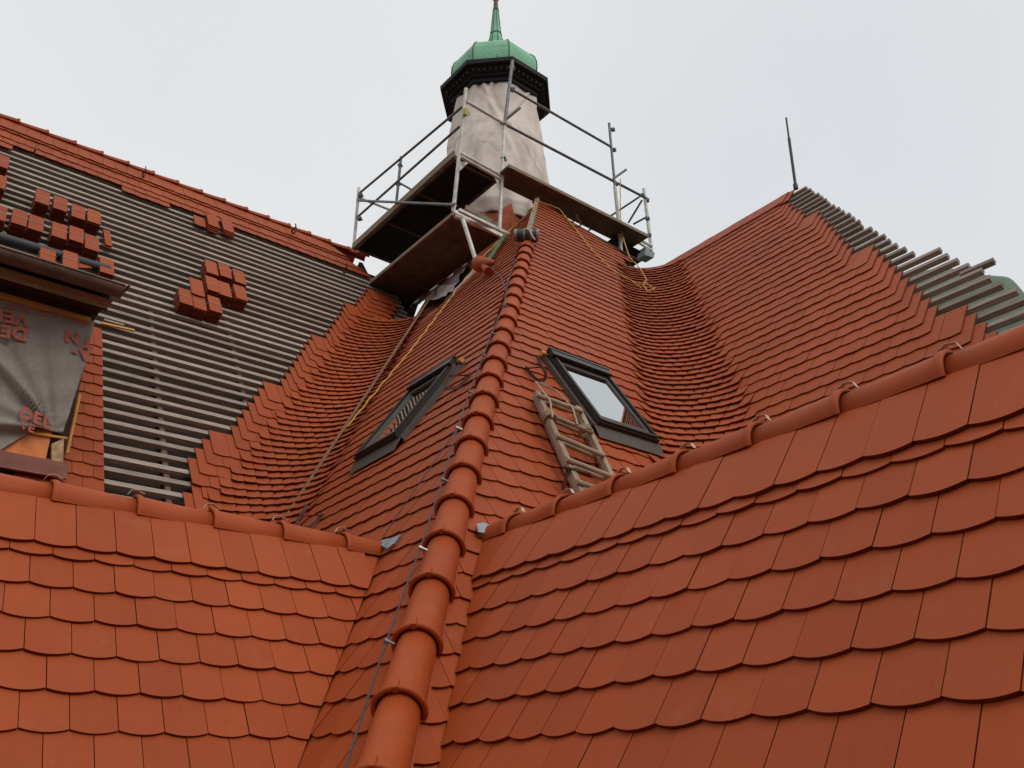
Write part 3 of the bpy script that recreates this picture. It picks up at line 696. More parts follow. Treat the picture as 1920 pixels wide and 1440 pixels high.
m = MB(); m.add([V(-1.5, yg+.215, 4.185), V(1.49, yg+.215, 4.185), V(1.45, yg+.255, 4.10), V(-1.5, yg+.255, 4.10), V(-1.5, yg+.258, 4.19), V(1.49, yg+.258, 4.19)], [(3, 2, 1, 0), (0, 1, 5, 4), (2, 3, 4, 5)], [(0, 0), (3, 0), (3, .1), (0, .1), (0, .14), (3, .14)]); part_mb('eave_board', m, M_TAN, dorm)
m = MB(); m.box((-1.5, yg+.29, 4.16), (2.94, 0, 0), (0, yD-.02-yg-.29, 0), (0, 0, .03)); part_mb('soffit', m, M_RAF, dorm)
m = MB(); m.box((-1.5, yD-.09, 4.09), (2.92, 0, 0), (0, .09, 0), (0, 0, .07)); part_mb('wall_plate', m, M_RAF, dorm)
m = MB(); m.box((-1.5, 8.03, 4.03), (2.88, 0, 0), (0, .05, 0), (0, 0, .055)); part_mb('timber_strip', m, M_YEL, dorm)
m = MB(); zt = 4.30
m.add([V(-1.5, yg+.1, zt), V(1.48, yg+.1, zt), V(1.48, 9.9, zt+.9), V(-1.5, 9.9, zt+.9), V(-1.5, yg+.1, zt-.04), V(1.48, yg+.1, zt-.04), V(1.48, 9.9, zt+.86), V(-1.5, 9.9, zt+.86)], [(0, 1, 2, 3), (7, 6, 5, 4), (0, 4, 5, 1), (1, 5, 6, 2), (2, 6, 7, 3), (3, 7, 4, 0)])
part_mb('dormer_roof', m, M_UND, dorm)
m = MB(); m.box((-1.5, 8.085, 2.63), (2.78, 0, 0), (0, .03, 0), (0, 0, .30)); part_mb('sill_panel', m, M_ORG, dorm)
m = MB(); m.box((-1.5, 7.93, 2.60), (2.93, 0, 0), (0, .2, 0), (0, 0, .022)); m.box((-1.5, 7.90, 2.47), (2.94, 0, 0), (0, .03, 0), (0, 0, .14)); m.tube([V(-1.5, 7.90, 2.475), V(1.44, 7.90, 2.475)], .008, 6); part_mb('sill_flashing', m, mat('red_brown_sill', (.26, .085, .05), .5, nscale=6, nstr=.25), dorm)
m = MB();  m.bar(atY(150, 740, 8.06), atY(126, 850, 8.06), .02, .03, upv=(0, 1, 0)); m.bar(atY(60, 812, 8.07), atY(126, 822, 8.07), .02, .02); part_mb('corner_lath', m, M_YEL, dorm)

m = MB(); m.add([atY(97, 832, 8.06), atY(120, 822, 8.06), atY(118, 880, 8.06), atY(97, 880, 8.06)]+[q+V(0, .05, 0) for q in (atY(97, 832, 8.06), atY(120, 822, 8.06), atY(118, 880, 8.06), atY(97, 880, 8.06))], [(0, 1, 2, 3), (7, 6, 5, 4), (0, 4, 5, 1), (1, 5, 6, 2), (2, 6, 7, 3), (3, 7, 4, 0)]); part_mb('corner_block', m, mat('raw_mortar', (.50, .34, .17), .9, nscale=14, nstr=.4), dorm)
# membrane hung over the dormer wall, tied together at the bottom
def membrane():
    m = MB(); nx, nz_ = 110, 80; tie = V(1.30, 8.03, 2.92); vs = []; uvs = []
    for j in range(nz_+1):
        g = j/nz_
        for i in range(nx+1):
            x = -1.45 + (1.42+1.45)*i/nx
            z = 4.08 - g*1.16
            if x < 1.15: z = 4.08 - g*(1.16 + min(.42, (1.15-x)*1.15))
            # fold lines radiate from the tie point
            dx, dz = x-tie[0], z-tie[2]; a = math.atan2(dz, -dx); rr = math.hypot(dx, dz)
            fade = min(1, rr/.18)*math.exp(-max(0, rr-.2)*.9)
            y = 8.055 - fade*(.10*math.exp(-((a-.74)/.06)**2) + .05*math.exp(-((a-.30)/.12)**2) - .06*math.exp(-((a-.92)/.07)**2) + .09*math.exp(-((a+.10)/.10)**2) - .03*math.exp(-((a-1.25)/.06)**2))
            y -= .010*math.sin(a*9+rr*2)*fade + .004*math.sin(x*17+z*5) + .003*math.sin(z*23-x*9)
            edge = max(0, (x-1.25)/.17); y += .0
            xx = x
            if z < 3.6: xx = x - (.06*edge*(3.6-z)/.7)
            vs.append(V(xx, y, z)); uvs.append((x, z))
    fs = [(j*(nx+1)+i, (j+1)*(nx+1)+i, (j+1)*(nx+1)+i+1, j*(nx+1)+i+1) for j in range(nz_) for i in range(nx)]
    m.add(vs, fs, uvs, .5, True); o = m.build('membrane', M_MEM); s_ = o.modifiers.new('solid', 'SOLIDIFY'); s_.thickness = .002; s_.offset = 1
    return tag(o, 'grey roofing membrane with upside-down red print on the dormer', 'membrane')
mem = membrane()
def text_mesh(body, origin, right_dir, up_dir, size, parent, sx=1.0):
    cu = bpy.data.curves.new('lettering', 'FONT'); cu.body = body; cu.size = size; cu.extrude = .0008; cu.offset = size*.04; cu.space_character = 1.08
    tmp = bpy.data.objects.new('tmp', cu); C.objects.link(tmp); bpy.context.view_layer.update()
    me = bpy.data.meshes.new_from_object(tmp); bpy.data.objects.remove(tmp)
    rd, ud = norm(right_dir)*sx, norm(up_dir); nn = norm(np.cross(norm(right_dir), ud))
    for v_ in me.vertices:
        c = v_.co; p = np.asarray(origin) + rd*c.x + ud*c.y + nn*c.z; v_.co = p
    me.materials.clear(); me.materials.append(M_PRINT); o = bpy.data.objects.new('lettering', me); C.objects.link(o); o.parent = parent; return o
# print is upside down: its right is -x, its up is -z; sits just in front of the membrane
YP = 8.034
def P_(px, py, y=YP): return atY(px, py, y)
dn = P_(52, 640)
R1_ = norm(P_(0, 598)-P_(52, 608)); U1_ = norm(P_(50, 640)-P_(52, 612))
text_mesh('DELTA-', P_(53, 618), R1_, U1_, .165, mem)
text_mesh('VENT N', P_(54, 590), R1_, U1_, .165, mem)
text_mesh('A-', P_(172, 655), R1_, U1_, .115, mem) if False else None
o1 = P_(172, 652); text_mesh('-', P_(146, 654), R1_, U1_, .15, mem); text_mesh('A', P_(171, 656), R1_, U1_, .15, mem)
text_mesh('T', P_(175, 634), R1_, U1_, .15, mem); text_mesh('N', P_(150, 624), R1_, U1_, .165, mem)
R2_ = norm(P_(110, 790)-P_(45, 765)); U2_ = norm(P_(38, 758)-P_(34, 781))
text_mesh('DEL', P_(35, 781, 7.985), R2_, U2_, .145, mem); text_mesh('VE', P_(37, 802, 7.985), R2_, U2_, .10, mem)
for (x0, y0, x1, y1) in ((0, 566, 60, 578), (0, 572, 60, 584), (75, 580, 172, 604), (75, 586, 172, 610)):
    m = MB(); a, b = P_(x0, y0, 8.028), P_(x1, y1, 8.028); k = 26
    for i in range(k):
        if (i*7) % 5 == 0: continue
        p0 = a+(b-a)*i/k; p1 = a+(b-a)*(i+.72)/k; m.bar(p0, p1, .002, .012, upv=(0, 0, 1))
    m.build('small_print', M_PRINT, mem)

# timber offcuts, pipe
for pts, lab, mt in ((((195, 600), (232, 610)), 'short grey wooden offcut lying on the battens by the dormer corner', M_EDGE), (((190, 606), (252, 620)), 'yellow wooden lath lying on the battens by the dormer corner', M_YEL)):
    m = MB(); m.bar(ony(*pts[0], cWL, .03), ony(*pts[1], cWL, .03), .035, .02, upv=WL_.N); tag(m.build('wooden_lath', mt), lab, 'wood')
m = MB(); m.tube([ony(-60, 428, cWL, .07), ony(205, 507, cWL, .07)], .062, 14); tag(m.build('pipe', mat('dark_pipe', (.045, .045, .05), .6, nscale=5)), 'long dark grey pipe lying on the battens above the dormer gutter', 'pipe')

# ---------------------------------------------------------------- tile bundles on the battens
def bundle(px, py, label, ntile=9, hgt=.135, Lb=.40, half=False, group='tile bundles on the battens'):
    u, v, n = WL_.uv(ony(px, py, cWL, hgt)); P = WL_.P
    hgt += random.uniform(-.022, .012); root = empty('tile_bundle', Vector(WL_.P(u+.09, v-Lb, 0))); tag(root, label, 'roof tiles', group)
    m = MB(); nb = nB + .0; dz_ = (hgt-nb)/ntile
    for k in range(ntile):
        ju, jv = random.uniform(-.004, .004), random.uniform(-.006, .006)
        L2 = Lb
        pl = [(u+.006+ju, v-L2+jv), (u+.172+ju, v-L2+jv), (u+.172+ju, v-.012+jv), (u+.160+ju, v+jv), (u+.018+ju, v+jv), (u+.006+ju, v-.012+jv)]
        top = nb + dz_*(k+1)
        slab(m, pl, v, P, th=TK*.85, H=0, n0=top)
    part_mb('tile_pile', m, M_TILE, root)
    s_ = MB(); vm = v-Lb*.48
    s_.bar(P(u-.004, vm, hgt+.002), P(u+.184, vm+.004, hgt+.002), .006, .003, upv=WL_.N)
    s_.bar(P(u-.004, vm, hgt+.002), P(u-.004, vm, nb), .003, .006, upv=WL_.T); s_.bar(P(u+.184, vm, hgt+.002), P(u+.184, vm, nb), .003, .006, upv=WL_.T)
    part_mb('string', s_, M_STRAP, root)
    return root
BN = [((67.5, 354), 'tile bundle at the left end of the top row of four'), ((101, 366), 'second tile bundle from the left in the top row of four'),
      ((135, 378), 'third tile bundle from the left in the top row of four'), ((164, 389), 'tile bundle at the right end of the top row of four'),
      ((25, 388), 'left bundle of the touching pair below the top row'), ((55.6, 397.5), 'right bundle of the touching pair below the top row'),
      ((99, 412.5), 'left bundle of the three standing under the top row of four'), ((130, 422.5), 'middle bundle of the three standing under the top row of four'),
      ((160, 436), 'right bundle of the three under the top row, one tile slid up'),
      ((76, 456), 'leftmost bundle standing just above the dormer gutter'), ((118, 469), 'middle bundle above the dormer gutter beside broken tiles'),
      ((187.5, 477.5), 'lone bundle near the right end of the dormer gutter'),
      ((383, 484), 'top left bundle of the block of six on open battens'), ((407.5, 492), 'top middle bundle of the block of six on open battens'),
      ((435.6, 501), 'top right bundle of the block of six on open battens'), ((384, 516), 'bottom left bundle of the block of six on open battens'),
      ((407.5, 523.4), 'bottom middle bundle of the block of six on open battens'), ((435.6, 532), 'bottom right bundle of the block of six on open battens'),
      ((333.4, 536), 'leftmost bundle of the low row of three left of the block of six'), ((359.7, 545), 'middle bundle of the low row of three, a tile lying above it'),
      ((387.8, 552.5), 'right bundle of the low row of three below the block of six'),
      ((-14, 378), 'bundle cut by the left edge of the photo, level with the touching pair'), ((-14, 322), 'bundle at the left photo edge, level with the top row'),
      ((-8, 285), 'highest bundle at the left photo edge, under the ridge tiles')]
for (p, lab) in BN: bundle(p[0], p[1], lab)
def loose(px, py, label, n=1, hgt=.06, w=W, rot=0.0, L2=LT):
    u, v, _ = WL_.uv(ony(px, py, cWL, hgt)); m = MB()
    for k in range(n):
        pts = outline(u+w/2, v-L2, w=w, L=L2)
        ca, sa = math.cos(rot), math.sin(rot); uc, vc = u+W/2, v
        pts = [(uc+(a-uc)*ca-(b-vc)*sa, vc+(a-uc)*sa+(b-vc)*ca - (n-1-k)*.03) for a, b in pts]
        slab(m, pts, v-L2, WL_.P, H=.0, n0=hgt-(n-1-k)*TK*1.3)
    return tag(m.build('roof_tile', M_TILE), label, 'roof tile', 'loose tiles on the battens')
loose(362, 402, 'single loose tile hanging just below the ridge courses', 1, .03, L2=.33)
loose(386, 398, 'left one of two small piles of loose tiles hanging below the ridge courses', 4, .09)
loose(414, 408, 'right one of two small piles of loose tiles hanging below the ridge courses', 3, .08)
loose(193, 429, 'pair of slim loose tiles beside the bundles at the dormer', 2, .05, w=.09, rot=.06)
loose(354, 519, 'single tile lying above the low row of three bundles', 1, .14)
loose(150, 490, 'broken tile lying on the dormer gutter edge', 1, .08, rot=-1.0, L2=.22)

# ---------------------------------------------------------------- scaffold
sc = tag(empty('scaffold', (6.8, 10.0, 8.2)), 'aluminium and steel tube scaffold around the tower above the roofs', 'scaffold')
X1, X2, Y0 = 6.35, 7.2, 9.25
def sp_(name, mt, a, b, r=.028, label=None):
    m = MB(); m.tube([a, b], r, 12); return part_mb(name, m, mt, sc, label)
A0, A1 = atX(850, 397, X1), atX(874, 166, X1)
B0, B1 = atY(937, 431, Y0), atY(946, 232, Y0); B2 = atY(961, 114, Y0)
C0, C1 = atX(663, 468, X1), atX(673, 352, X1); D0, D1 = atX(737, 440, X2), atX(752, 294, X2)
sp_('post', M_ALU, A0, A1, .032); sp_('post', M_ALU, B0, B1, .032); sp_('post', M_STEEL, B1-V(0, 0, .02), B2, .030)
sp_('post', M_ALU, C0, C1, .030); sp_('post', M_STEEL, D0, D1, .028)
# guard rails, left side
sp_('guard_rail', M_STEEL, atX(872, 196, X1), atX(673, 363, X1), .022); sp_('guard_rail', M_STEEL, atX(862, 237, X1), atX(669, 408, X1), .022)
sp_('brace', M_STEEL, atX(672, 376, X1-.04), atX(851, 384, X1-.04), .024)
sp_('frame_bar', M_ALU, atX(672, 370, X1), atX(740, 397, X2), .026); sp_('guard_rail', M_STEEL, atX(749, 343, X2), atX(790, 366, X2+.9), .022)
# end frame bars between A and B
for (pa, pb, r) in (((874, 190), (947, 233), .028), ((863, 287), (944, 331), .03), ((864, 294), (942, 338), .026)):
    sp_('frame_bar', M_ALU, atX(*pa, X1), atY(*pb, Y0), r)
m = MB(); m.bar(atX(850, 396, X1), atY(948, 447, Y0-.05) , .05, .06); part_mb('frame_bar', m, M_ALU, sc)
def gusset(a, b, c):
    m = MB(); a, b, c = map(np.asarray, (a, b, c)); nn = norm(np.cross(b-a, c-a))*.006
    m.add([a-nn, b-nn, c-nn, a+nn, b+nn, c+nn], [(0, 2, 1), (3, 4, 5), (0, 1, 4, 3), (1, 2, 5, 4), (2, 0, 3, 5)]); part_mb('gusset', m, M_ALU, sc)
yA = A0[1]
gusset(atX(872, 205, X1), atX(870, 225, X1), atY(887, 213, yA)); gusset(atX(862, 302, X1), atX(862, 320, X1), atY(878, 305, yA))
gusset(atY(926, 330, Y0), atY(936, 335, Y0), atY(936, 354, Y0)); gusset(atY(935, 226, Y0), atY(944, 232, Y0), atY(944, 248, Y0))
# couplers
def coupler(c, r=.05):
    m = MB(); m.tube([c-V(0, 0, r*.7), c+V(0, 0, r*.7)], r*.75, 10); m.tube([c-V(r, 0, 0), c+V(r*1.2, 0, 0)], r*.45, 8); m.tube([c-V(0, r*1.1, 0), c+V(0, r, 0)], r*.4, 8); part_mb('coupler', m, M_STEEL, sc)
for c in (atY(945, 233, Y0), atY(961, 168, Y0), atY(944, 298, Y0), atX(850, 384, X1), atX(676, 366, X1), atX(674, 410, X1), atX(750, 310, X2), atX(746, 345, X2), atX(663, 467, X1), atY(960, 127, Y0+.06)): coupler(c)
for (pa, pb, y) in (((948, 224), (965, 211), Y0),):
    sp_('tube_stub', M_STEEL, atY(*pa, y), atY(*pb, y-.0)+V(0, -.15, 0), .026)
m = MB(); m.tube([atX(873, 205, X1)-V(0, 0, .0), atX(872, 216, X1)], .034, 12); part_mb('sticker', m, mat('yellow_sticker', (.6, .5, .08)), sc)
# upper deck (left)
def deck(name, x0, x1, y0, y1, z, th, mt, edge=M_EDGE, side=.10, label=None):
    m = MB(); m.box((x0, y0, z), (x1-x0, 0, 0), (0, y1-y0, 0), (0, 0, th), .5); o = part_mb(name, m, mt, sc, label)
    m = MB(); m.box((x0-.028, y0, z-.01), (.026, 0, 0), (0, y1-y0, 0), (0, 0, side), .6); part_mb('deck_edge', m, edge, sc)
    m = MB(); m.box((x0, y0, z-.045), (.045, 0, 0), (0, y1-y0, 0), (0, 0, .043), .3); m.box((x1-.045, y0, z-.045), (.045, 0, 0), (0, y1-y0, 0), (0, 0, .043), .3)
    for k in np.linspace(0.02, .98, 4): m.box((x0+.05, y0+(y1-y0-.04)*k, z-.035), (x1-x0-.1, 0, 0), (0, .035, 0), (0, 0, .033), .3)
    part_mb('deck_beam', m, M_PLY, sc); return o
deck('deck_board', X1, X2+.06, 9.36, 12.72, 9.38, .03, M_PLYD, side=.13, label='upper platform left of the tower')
# lower deck
m = MB(); m.box((X1-.02, 9.32, 8.20), (.47, 0, 0), (0, 2.8, 0), (0, 0, .045), .4); m.box((X1+.46, 9.32, 8.20), (.47, 0, 0), (0, 2.8, 0), (0, 0, .045), .8); part_mb('deck_board', m, M_PLY, sc, 'lower platform left of the tower')
m = MB(); m.box((X1-.045, 9.32, 8.19), (.024, 0, 0), (0, 2.8, 0), (0, 0, .06), .6); part_mb('deck_edge', m, M_EDGE, sc)
m = MB(); a, b = atY(873, 389, 9.45), atY(936, 424, 9.45); m.bar(a, b, .03, .09); m.bar(a+V(0, .12, -.03), b+V(0, .12, -.03), .2, .03); part_mb('toe_board', m, M_EDGE, sc)
m = MB(); a, b = atY(850, 399, Y0-.02), atY(977, 449, Y0-.02); b = V(b[0], a[1], a[2]-.02); m.bar(V(X1, Y0-.03, 8.24), atY(976, 450, Y0-.03), .05, .05); m.bar(V(X1, Y0+.08, 8.19), atY(958, 449, Y0+.08), .05, .05); part_mb('frame_bar', m, M_ALU, sc)
# legs standing on the slope
sp_('leg', M_ALU, atY(868, 412, 9.2), onx(895, 497, cL, .06), .034)
m = MB(); a, b = onx(905, 495, cL, .07), onx(850, 548, cL, .05); m.bar(a, b, .09, .03, upv=LL_.N)
for k in np.linspace(.06, .94, 12):
    c = a+(b-a)*k; m.tube([c+LL_.N*.014, c+LL_.N*.0165], .008, 8, tint=.1)
part_mb('jack_rail', m, M_ALU, sc)
m = MB()
for k in np.linspace(.06, .94, 14):
    c = a+(b-a)*k; m.tube([c+LL_.N*.0155, c+LL_.N*.0175], .009, 8)
part_mb('rail_hole', m, M_DARK, sc)
sp_('tube', M_TUBEG, onx(948, 440, cL, .06), onx(917, 487, cL, .06), .035); sp_('tube', M_ALU, onx(917, 487, cL, .06), onx(912, 494, cL, .06), .03)
sp_('tube', M_STEEL, onx(852, 548, cL, .03), onx(835, 563, cL, .03), .012)
# right side: walkway at y ~ 9.1
zp = 9.38
pk0, pk1 = atY(945, 308, 9.10), atY(1212, 447, 9.10)
a = V(7.17, 9.0, 9.34); ln = 10.48-7.17
m = MB(); m.box(a, (ln, 0, 0), (0, .46, 0), (0, 0, .045), .1)
wk = part_mb('deck_board', m, M_PLY, sc, 'long narrow walkway plank right of the tower')
m = MB(); m.box(a+V(0, -.015, .0), (ln, 0, 0), (0, .014, 0), (0, 0, .06), .6); part_mb('deck_edge', m, M_EDGE, sc)
sp_('guard_rail', M_STEEL, atY(960, 168, Y0), atY(1147, 276, Y0), .024); sp_('guard_rail', M_STEEL, atY(945, 232, Y0), atY(1216, 374, Y0), .026)
Q0, Qm, Q1 = atY(1166, 482, Y0), atY(1153, 350, Y0), atY(1142, 231, Y0)
sp_('post', M_ALU, Q0, Qm, .034); sp_('post', M_STEEL, Qm, Q1, .026)
S0, S1 = atY(1223, 482, Y0+.02), atY(1207, 354, Y0+.02); sp_('post', M_ALU, S0, S1, .032)
for c in (atY(1149, 243, Y0), atY(1151, 281, Y0), atY(1155, 345, Y0), atY(1204, 366, Y0), atY(1213, 376, Y0), atY(1214, 410, Y0), atY(1217, 441, Y0)): coupler(c, .045)
sp_('tube_stub', M_STEEL, atY(1150, 335, Y0), atY(1167, 323, Y0)+V(0, -.1, 0), .024)
xq = Q0[0]; xs = S1[0]
sp_('brace', M_STEEL, atX(1199, 369, xs), atX(1104, 432, xs), .02); sp_('brace', M_STEEL, atX(1204, 375, xs), atX(1178, 418, xs), .02); sp_('brace', M_STEEL, atX(1212, 407, xs), atX(1188, 420, xs), .02)
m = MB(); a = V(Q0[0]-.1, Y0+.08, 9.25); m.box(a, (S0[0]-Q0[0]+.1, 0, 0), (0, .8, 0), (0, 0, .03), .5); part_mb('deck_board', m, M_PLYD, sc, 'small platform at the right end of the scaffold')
for pa, pb, r in (((1166, 431), (1222, 462), .03), ((1168, 437), (1222, 470), .024)): sp_('frame_bar', M_ALU, atY(*pa, Y0), atY(*pb, Y0), r)
gusset(atY(1162, 445, Y0), atY(1162, 466, Y0), atY(1172, 446, Y0)); 
sp_('brace', M_ALU, atY(1211, 462, Y0), atY(1217, 478, Y0), .02)

# weighted grey block behind the roof at the scaffold foot
m = MB(); c = atY(1210, 478, 9.0); d = norm(V(.8, .2, .35)); m.box(c-V(.13, .1, .10), V(.24, 0, .03), V(0, .2, .0), V(.04, 0, .13)); m.box(c+V(-.02, -.06, .02), V(.10, 0, .05), V(0, .14, 0), V(-.04, 0, .10)); tag(m.build('sandbag', M_LEAD), 'grey weight lying at the foot of the right scaffold post', 'weight')

# plastic foil under the scaffold
m = MB(); q = [onx(742, 578, cL, .02), onx(770, 545, cL, .05), onx(812, 520, cL, .05), onx(862, 492, cL, .04), onx(835, 545, cL, .03), onx(795, 572, cL, .03)]
nx = 16; pts = []; 
A_, B_, C_, D_ = onx(738, 582, cL, .03), onx(838, 556, cL, .03), onx(890, 480, cL, .03), onx(745, 500, cL, .03)
for i in range(nx+1):
    for j in range(nx+1):
        p = (A_*(1-i/nx)+B_*i/nx)*(1-j/nx) + (D_*(1-i/nx)+C_*i/nx)*j/nx; p = p + LL_.N*(.02*math.sin(i*1.3+j*.7)+.02*math.sin(j*1.9-i*.4)); pts.append(p)
m.add(pts, [(i*(nx+1)+j, (i+1)*(nx+1)+j, (i+1)*(nx+1)+j+1, i*(nx+1)+j+1) for i in range(nx) for j in range(nx)], None, .5, True)
tag(m.build('plastic_sheet', M_FOIL), 'crumpled clear plastic sheet over the roof gap under the scaffold', 'plastic sheet')
m = MB()
for (pa, pb) in (((822, 500), (790, 560)), ((800, 520), (770, 575)), ((760, 560), (838, 520))): m.bar(onx(*pa, cL, .07), onx(*pb, cL, .07), .035, .02, upv=LL_.N)
part_mb('gap_lath', m, M_RED, roofC)

# ---------------------------------------------------------------- loose things on the roofs
m = MB(); m.bar(onx(530, 976, cL, .06), onx(846, 498, cL, .06), .055, .018, upv=LL_.N); tag(m.build('wooden_plank', M_PLANK), 'long narrow wooden plank lying up the left slope beside the yellow rope', 'plank')
def rope(pts, r, mt, label, cat, wob=.008, name='rope'):
    P = []; 
    for a, b in zip(pts[:-1], pts[1:]):
        L = np.linalg.norm(b-a); k = max(2, int(L/.05))
        for i in range(k): P.append(a+(b-a)*i/k)
    P.append(pts[-1]); n = len(P)
    Q = [P[0]]
    for i in range(1, n-1): Q.append((P[i-1]+P[i]*2+P[i+1])/4 + V(math.sin(i*1.1), math.cos(i*1.7), math.sin(i*.9))*wob)
    Q.append(P[-1]); m = MB(); m.tube(Q, r, 7); return tag(m.build(name, mt), label, cat)
rope([onx(512, 976, cL, .05), onx(600, 862, cL, .04), onx(700, 740, cL, .04), onx(770, 657, cL, .04), onx(857, 543, cL, .04), onx(905, 482, cL, .09), onx(960, 428, cL, .05), onx(1000, 393, cL, .06), hipP(8.75, .06)], .010, M_YROPE, 'yellow rope running down the left slope beside the plank', 'rope', .005)
rope([hipP(8.85, .07), ony(1048, 391, cR, .05), ony(1080, 430, cR, .03), ony(1110, 468, cR, .03), ony(1150, 508, cR, .04), ony(1186, 527, cR, .1), ony(1203, 540, cR, .2), ony(1190, 532, cR, .12), ony(1208, 530, cR, .3), ony(1229, 541, cR, .35), ony(1215, 546, cR, .3), ony(1206, 535, cR, .25), ony(1212, 524, cR, .2), ony(1200, 503, cR, .15), ony(1180, 482, cR, .1), atY(1168, 445, Y0-.1), atY(1163, 400, Y0-.1), atY(1163, 335, Y0-.1)], .009, M_YROPE, 'yellow rope looping into the right valley from the scaffold', 'rope', .005)
# lightning conductor along the hip
lc = tag(empty('lightning_conductor', Vector(hipP(0, .1))), 'thin grey lightning conductor wire clamped along the hip tiles', 'wire')
cpx = [(640, 1462), (724, 1203), (788, 1028), (830, 900), (857, 803), (880, 735), (906, 667), (922, 625), (945, 573), (952, 530), (966, 490)]
wp = [onx(*q, cL, .12 if i < 5 else .07) for i, q in enumerate(cpx)]
m = MB(); m.tube(wp, .005, 8); part_mb('wire', m, M_WIRE, lc)
m = MB(); m.tube([wp[4], onx(712, 1015, cL, .04)], .0035, 6); part_mb('wire', m, M_WIRE, lc)
m = MB(); m.tube([onx(948, 545, cL, .06), onx(940, 520, cL, .07), onx(918, 500, cL, .12)], .006, 6); part_mb('wire', m, M_WIRE, lc)
for i, p in enumerate(wp[1:]):
    m = MB(); m.tube([p-hd*.010, p+hd*.012], .011, 8); m.tube([p+LL_.N*.012, p-LL_.N*.02+V(.012, -.022, 0)], .007, 6)
    part_mb('clamp', m, M_CLAMP if i in (1, 3) else M_STEEL, lc)
# lightning rod on right wing
a, b = atX(1492, 351, 9.7), atX(1474, 221, 9.7); m = MB(); k = a+(b-a)*.70; m.tube([a, k], .022, 8); m.tube([k, b], .014, 8); m.tube([a-V(0, 0, .03), a+V(0, 0, .05)], .035, 8); tag(m.build('lightning_rod', M_WIRE), 'thin dark lightning rod standing at the peak of the right wing', 'rod')
# roll on the hip
c = hipP(6.86, .05); dr = norm(rt - hd*np.dot(rt, hd)); rl = tag(empty('tape_roll', Vector(c)), 'striped grey and black roll tied across the top of the hip tiles', 'roll')
for i, (s0, s1, mt) in enumerate(((-.17, -.13, M_ROLLG), (-.13, -.045, M_ROLLD), (-.045, -.02, M_ROLLG), (-.02, .05, M_ROLLD), (.05, .085, M_ROLLG), (.085, .135, M_ROLLD), (.135, .17, M_ROLLG))):
    m = MB(); m.tube([c+dr*s0, c+dr*s1], .085+(.004 if i % 2 else 0), 20, smooth=False); part_mb('band', m, mt, rl)
m = MB(); m.tube([c+dr*.04+Nh*.09-hd*.02, c+dr*.05+Nh*.085-hd*.09, c+dr*.10+Nh*.03-hd*.22, c+dr*.13-hd*.28], .011, 6); m.tube([c-dr*.02+Nh*.085-hd*.03, c+dr*.05+Nh*.09-hd*.035], .02, 7); part_mb('tie', m, M_PINK, rl)
# orange end tile lying on left slope
a, b = onx(893, 486, cL, .1), onx(925, 500, cL, .1); d = norm(b-a); m = MB()
up_ = norm(LL_.N); ridge_dir = d
cb, ca = onx(898, 495, cL, .16), onx(928, 492, cL, .10); cd = norm(ca-cb); Lc = np.linalg.norm(ca-cb)
cap = tag(empty('clay_cap', Vector(cb)), 'orange clay cap tile lying at the scaffold foot on the left slope', 'clay tile')
m.tube([cb, cb+cd*.02, cb+cd*Lc*.35, cb+cd*Lc*.7, ca], [.10, .115, .09, .055, .02], 24); part_mb('cone', m, M_TILE, cap)
m = MB(); m.tube([onx(909, 499, cL, .12), onx(916, 509, cL, .06)], [.055, .06], 18); part_mb('collar', m, M_TILE, cap)
# green tarp at far right
m = MB(); nx = 24; vs = []
g = [atX(1690, 520, 8.6), atX(1770, 497, 8.4), atX(1830, 510, 8.2), atX(1878, 515, 7.9), atX(1900, 522, 7.8), atX(1930, 560, 7.6), atX(2010, 620, 7.4)]
for i, p in enumerate(g):
    for j in range(9): vs.append(p + V(.02*j, -.01*j, -.16*j) + V(0, 0, .03*math.sin(i*2+j)))
m.add(vs, [(i*9+j, (i+1)*9+j, (i+1)*9+j+1, i*9+j+1) for i in range(len(g)-1) for j in range(8)], None, .5, True)
o = m.build('tarp', M_GTARP); s_ = o.modifiers.new('solid', 'SOLIDIFY'); s_.thickness = .01
sb = o.modifiers.new('sub', 'SUBSURF'); sb.levels = 1; sb.render_levels = 2
tag(o, 'pale green tarp behind the bare battens at the right edge', 'tarp')

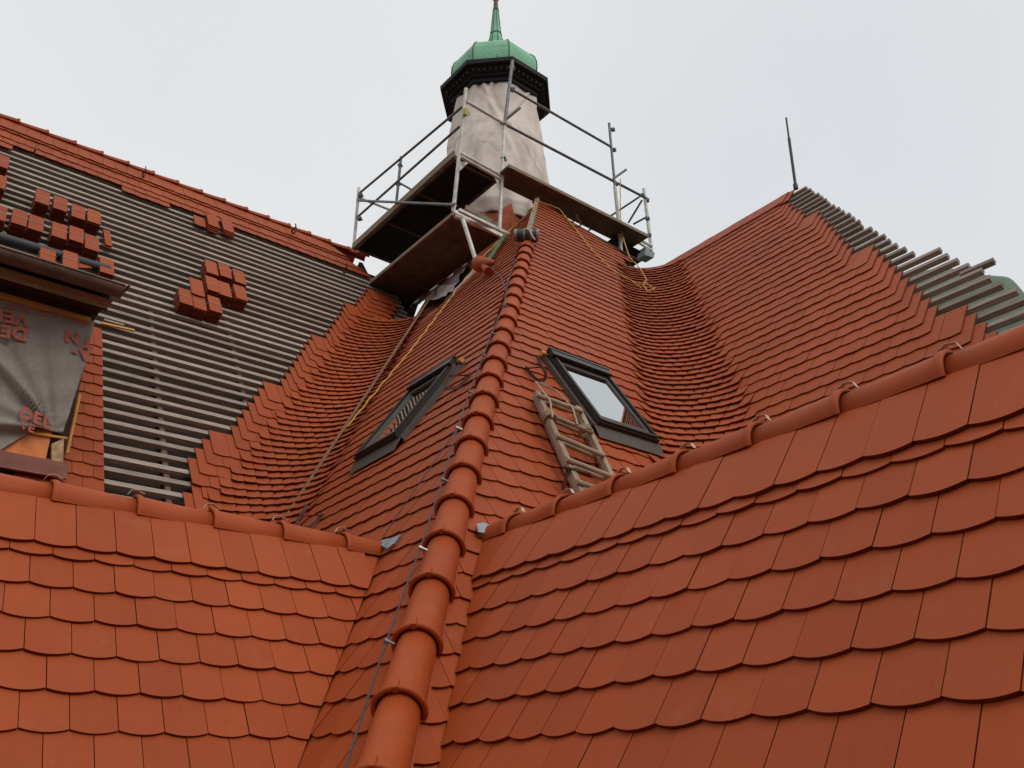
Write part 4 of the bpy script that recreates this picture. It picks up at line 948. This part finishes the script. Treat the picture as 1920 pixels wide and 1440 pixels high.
# ---------------------------------------------------------------- ladder with its ropes
def lad(off, sh, label):
    L0 = tag(empty('ladder', Vector(ony(1090, 925, cR, off))), label, 'ladder', 'roof ladders tied above each other')
    a0, a1 = ony(1094, 934, cR, off)+sh, ony(1008, 740, cR, off)+sh
    b0, b1 = ony(1155, 912, cR, off)+sh, ony(1084, 768, cR, off)+sh
    up_l = (a1-a0)*.02
    for p, q in ((a0, a1+up_l), (b0, b1+up_l)):
        m = MB(); P = [p+(q-p)*k/10 + V(math.sin(k*2.1), 0, math.cos(k*1.3))*.003 for k in range(11)]
        m.bar(p, q, .046, .040, upv=RR_.N, tint=random.random()); part_mb('rail', m, M_LAD, L0)
    rg = [((1008, 741), (1089, 771)), ((1028, 777), (1108, 810)), ((1046, 818), (1130, 854)), ((1064, 862), (1142, 892)), ((1084, 904), (1160, 930))]
    for p, q in rg:
        p, q = ony(*p, cR, off+.035)+sh, ony(*q, cR, off+.035)+sh; e = (q-p)*.03
        m = MB(); P = [p-e+(q-p+2*e)*k/6 for k in range(7)]; m.tube(P, [.019, .019, .019, .019, .019, .019, .019], 9, tint=random.random()); part_mb('rung', m, M_LAD, L0)
    return L0
lad(.13, V(0, 0, 0), 'upper wooden pole ladder lying on the slope beside the skylight')
lad(.045, V(-.03, -.02, -.045), 'lower wooden ladder hidden beneath the upper pole ladder')
hk = ony(1004, 716, cR, .13)
rope([hk, ony(1032, 752, cR, .19), ony(1036, 783, cR, .2)], .008, M_ROPE, 'thin beige rope from roof hook to left ladder rail', 'rope', .001)
rope([hk, ony(1045, 733, cR, .16), ony(1074, 765, cR, .19), ony(1083, 797, cR, .2)], .008, M_ROPE, 'thin beige rope from roof hook to right ladder rail', 'rope', .001)
for (px, py, lab) in ((1032, 787, 'beige rope lashing wound around the left ladder rail'), (1100, 813, 'beige rope lashing wound around the right ladder rail')):
    m = MB(); c = ony(px, py, cR, .14); pts = [c + V(.050*math.cos(a_), 0, 0) + RR_.N*(.050*math.sin(a_)) + RR_.S*(a_*.0035) for a_ in np.linspace(0, 5*math.pi, 40)]
    m.tube(pts, .009, 6); tag(m.build('rope', M_ROPE), lab, 'rope')

# ---------------------------------------------------------------- setting below
def setting():
    m = MB(); m.add([V(-600, -600, -14), V(600, -600, -14), V(600, 600, -14), V(-600, 600, -14)], [(0, 1, 2, 3)]); o = m.build('ground', M_GROUND); tag(o, 'ground far below the roofs', kind='structure')
    m = MB()
    m.box((-1.6, 1.75, -14), (2.0, 0, 0), (0, 12, 0), (0, 0, 12)); m.box((.5, -1.6, -14), (9, 0, 0), (0, 14.5, 0), (0, 0, 11.8)); part_mb('wall', m, M_WALL, building)
setting()
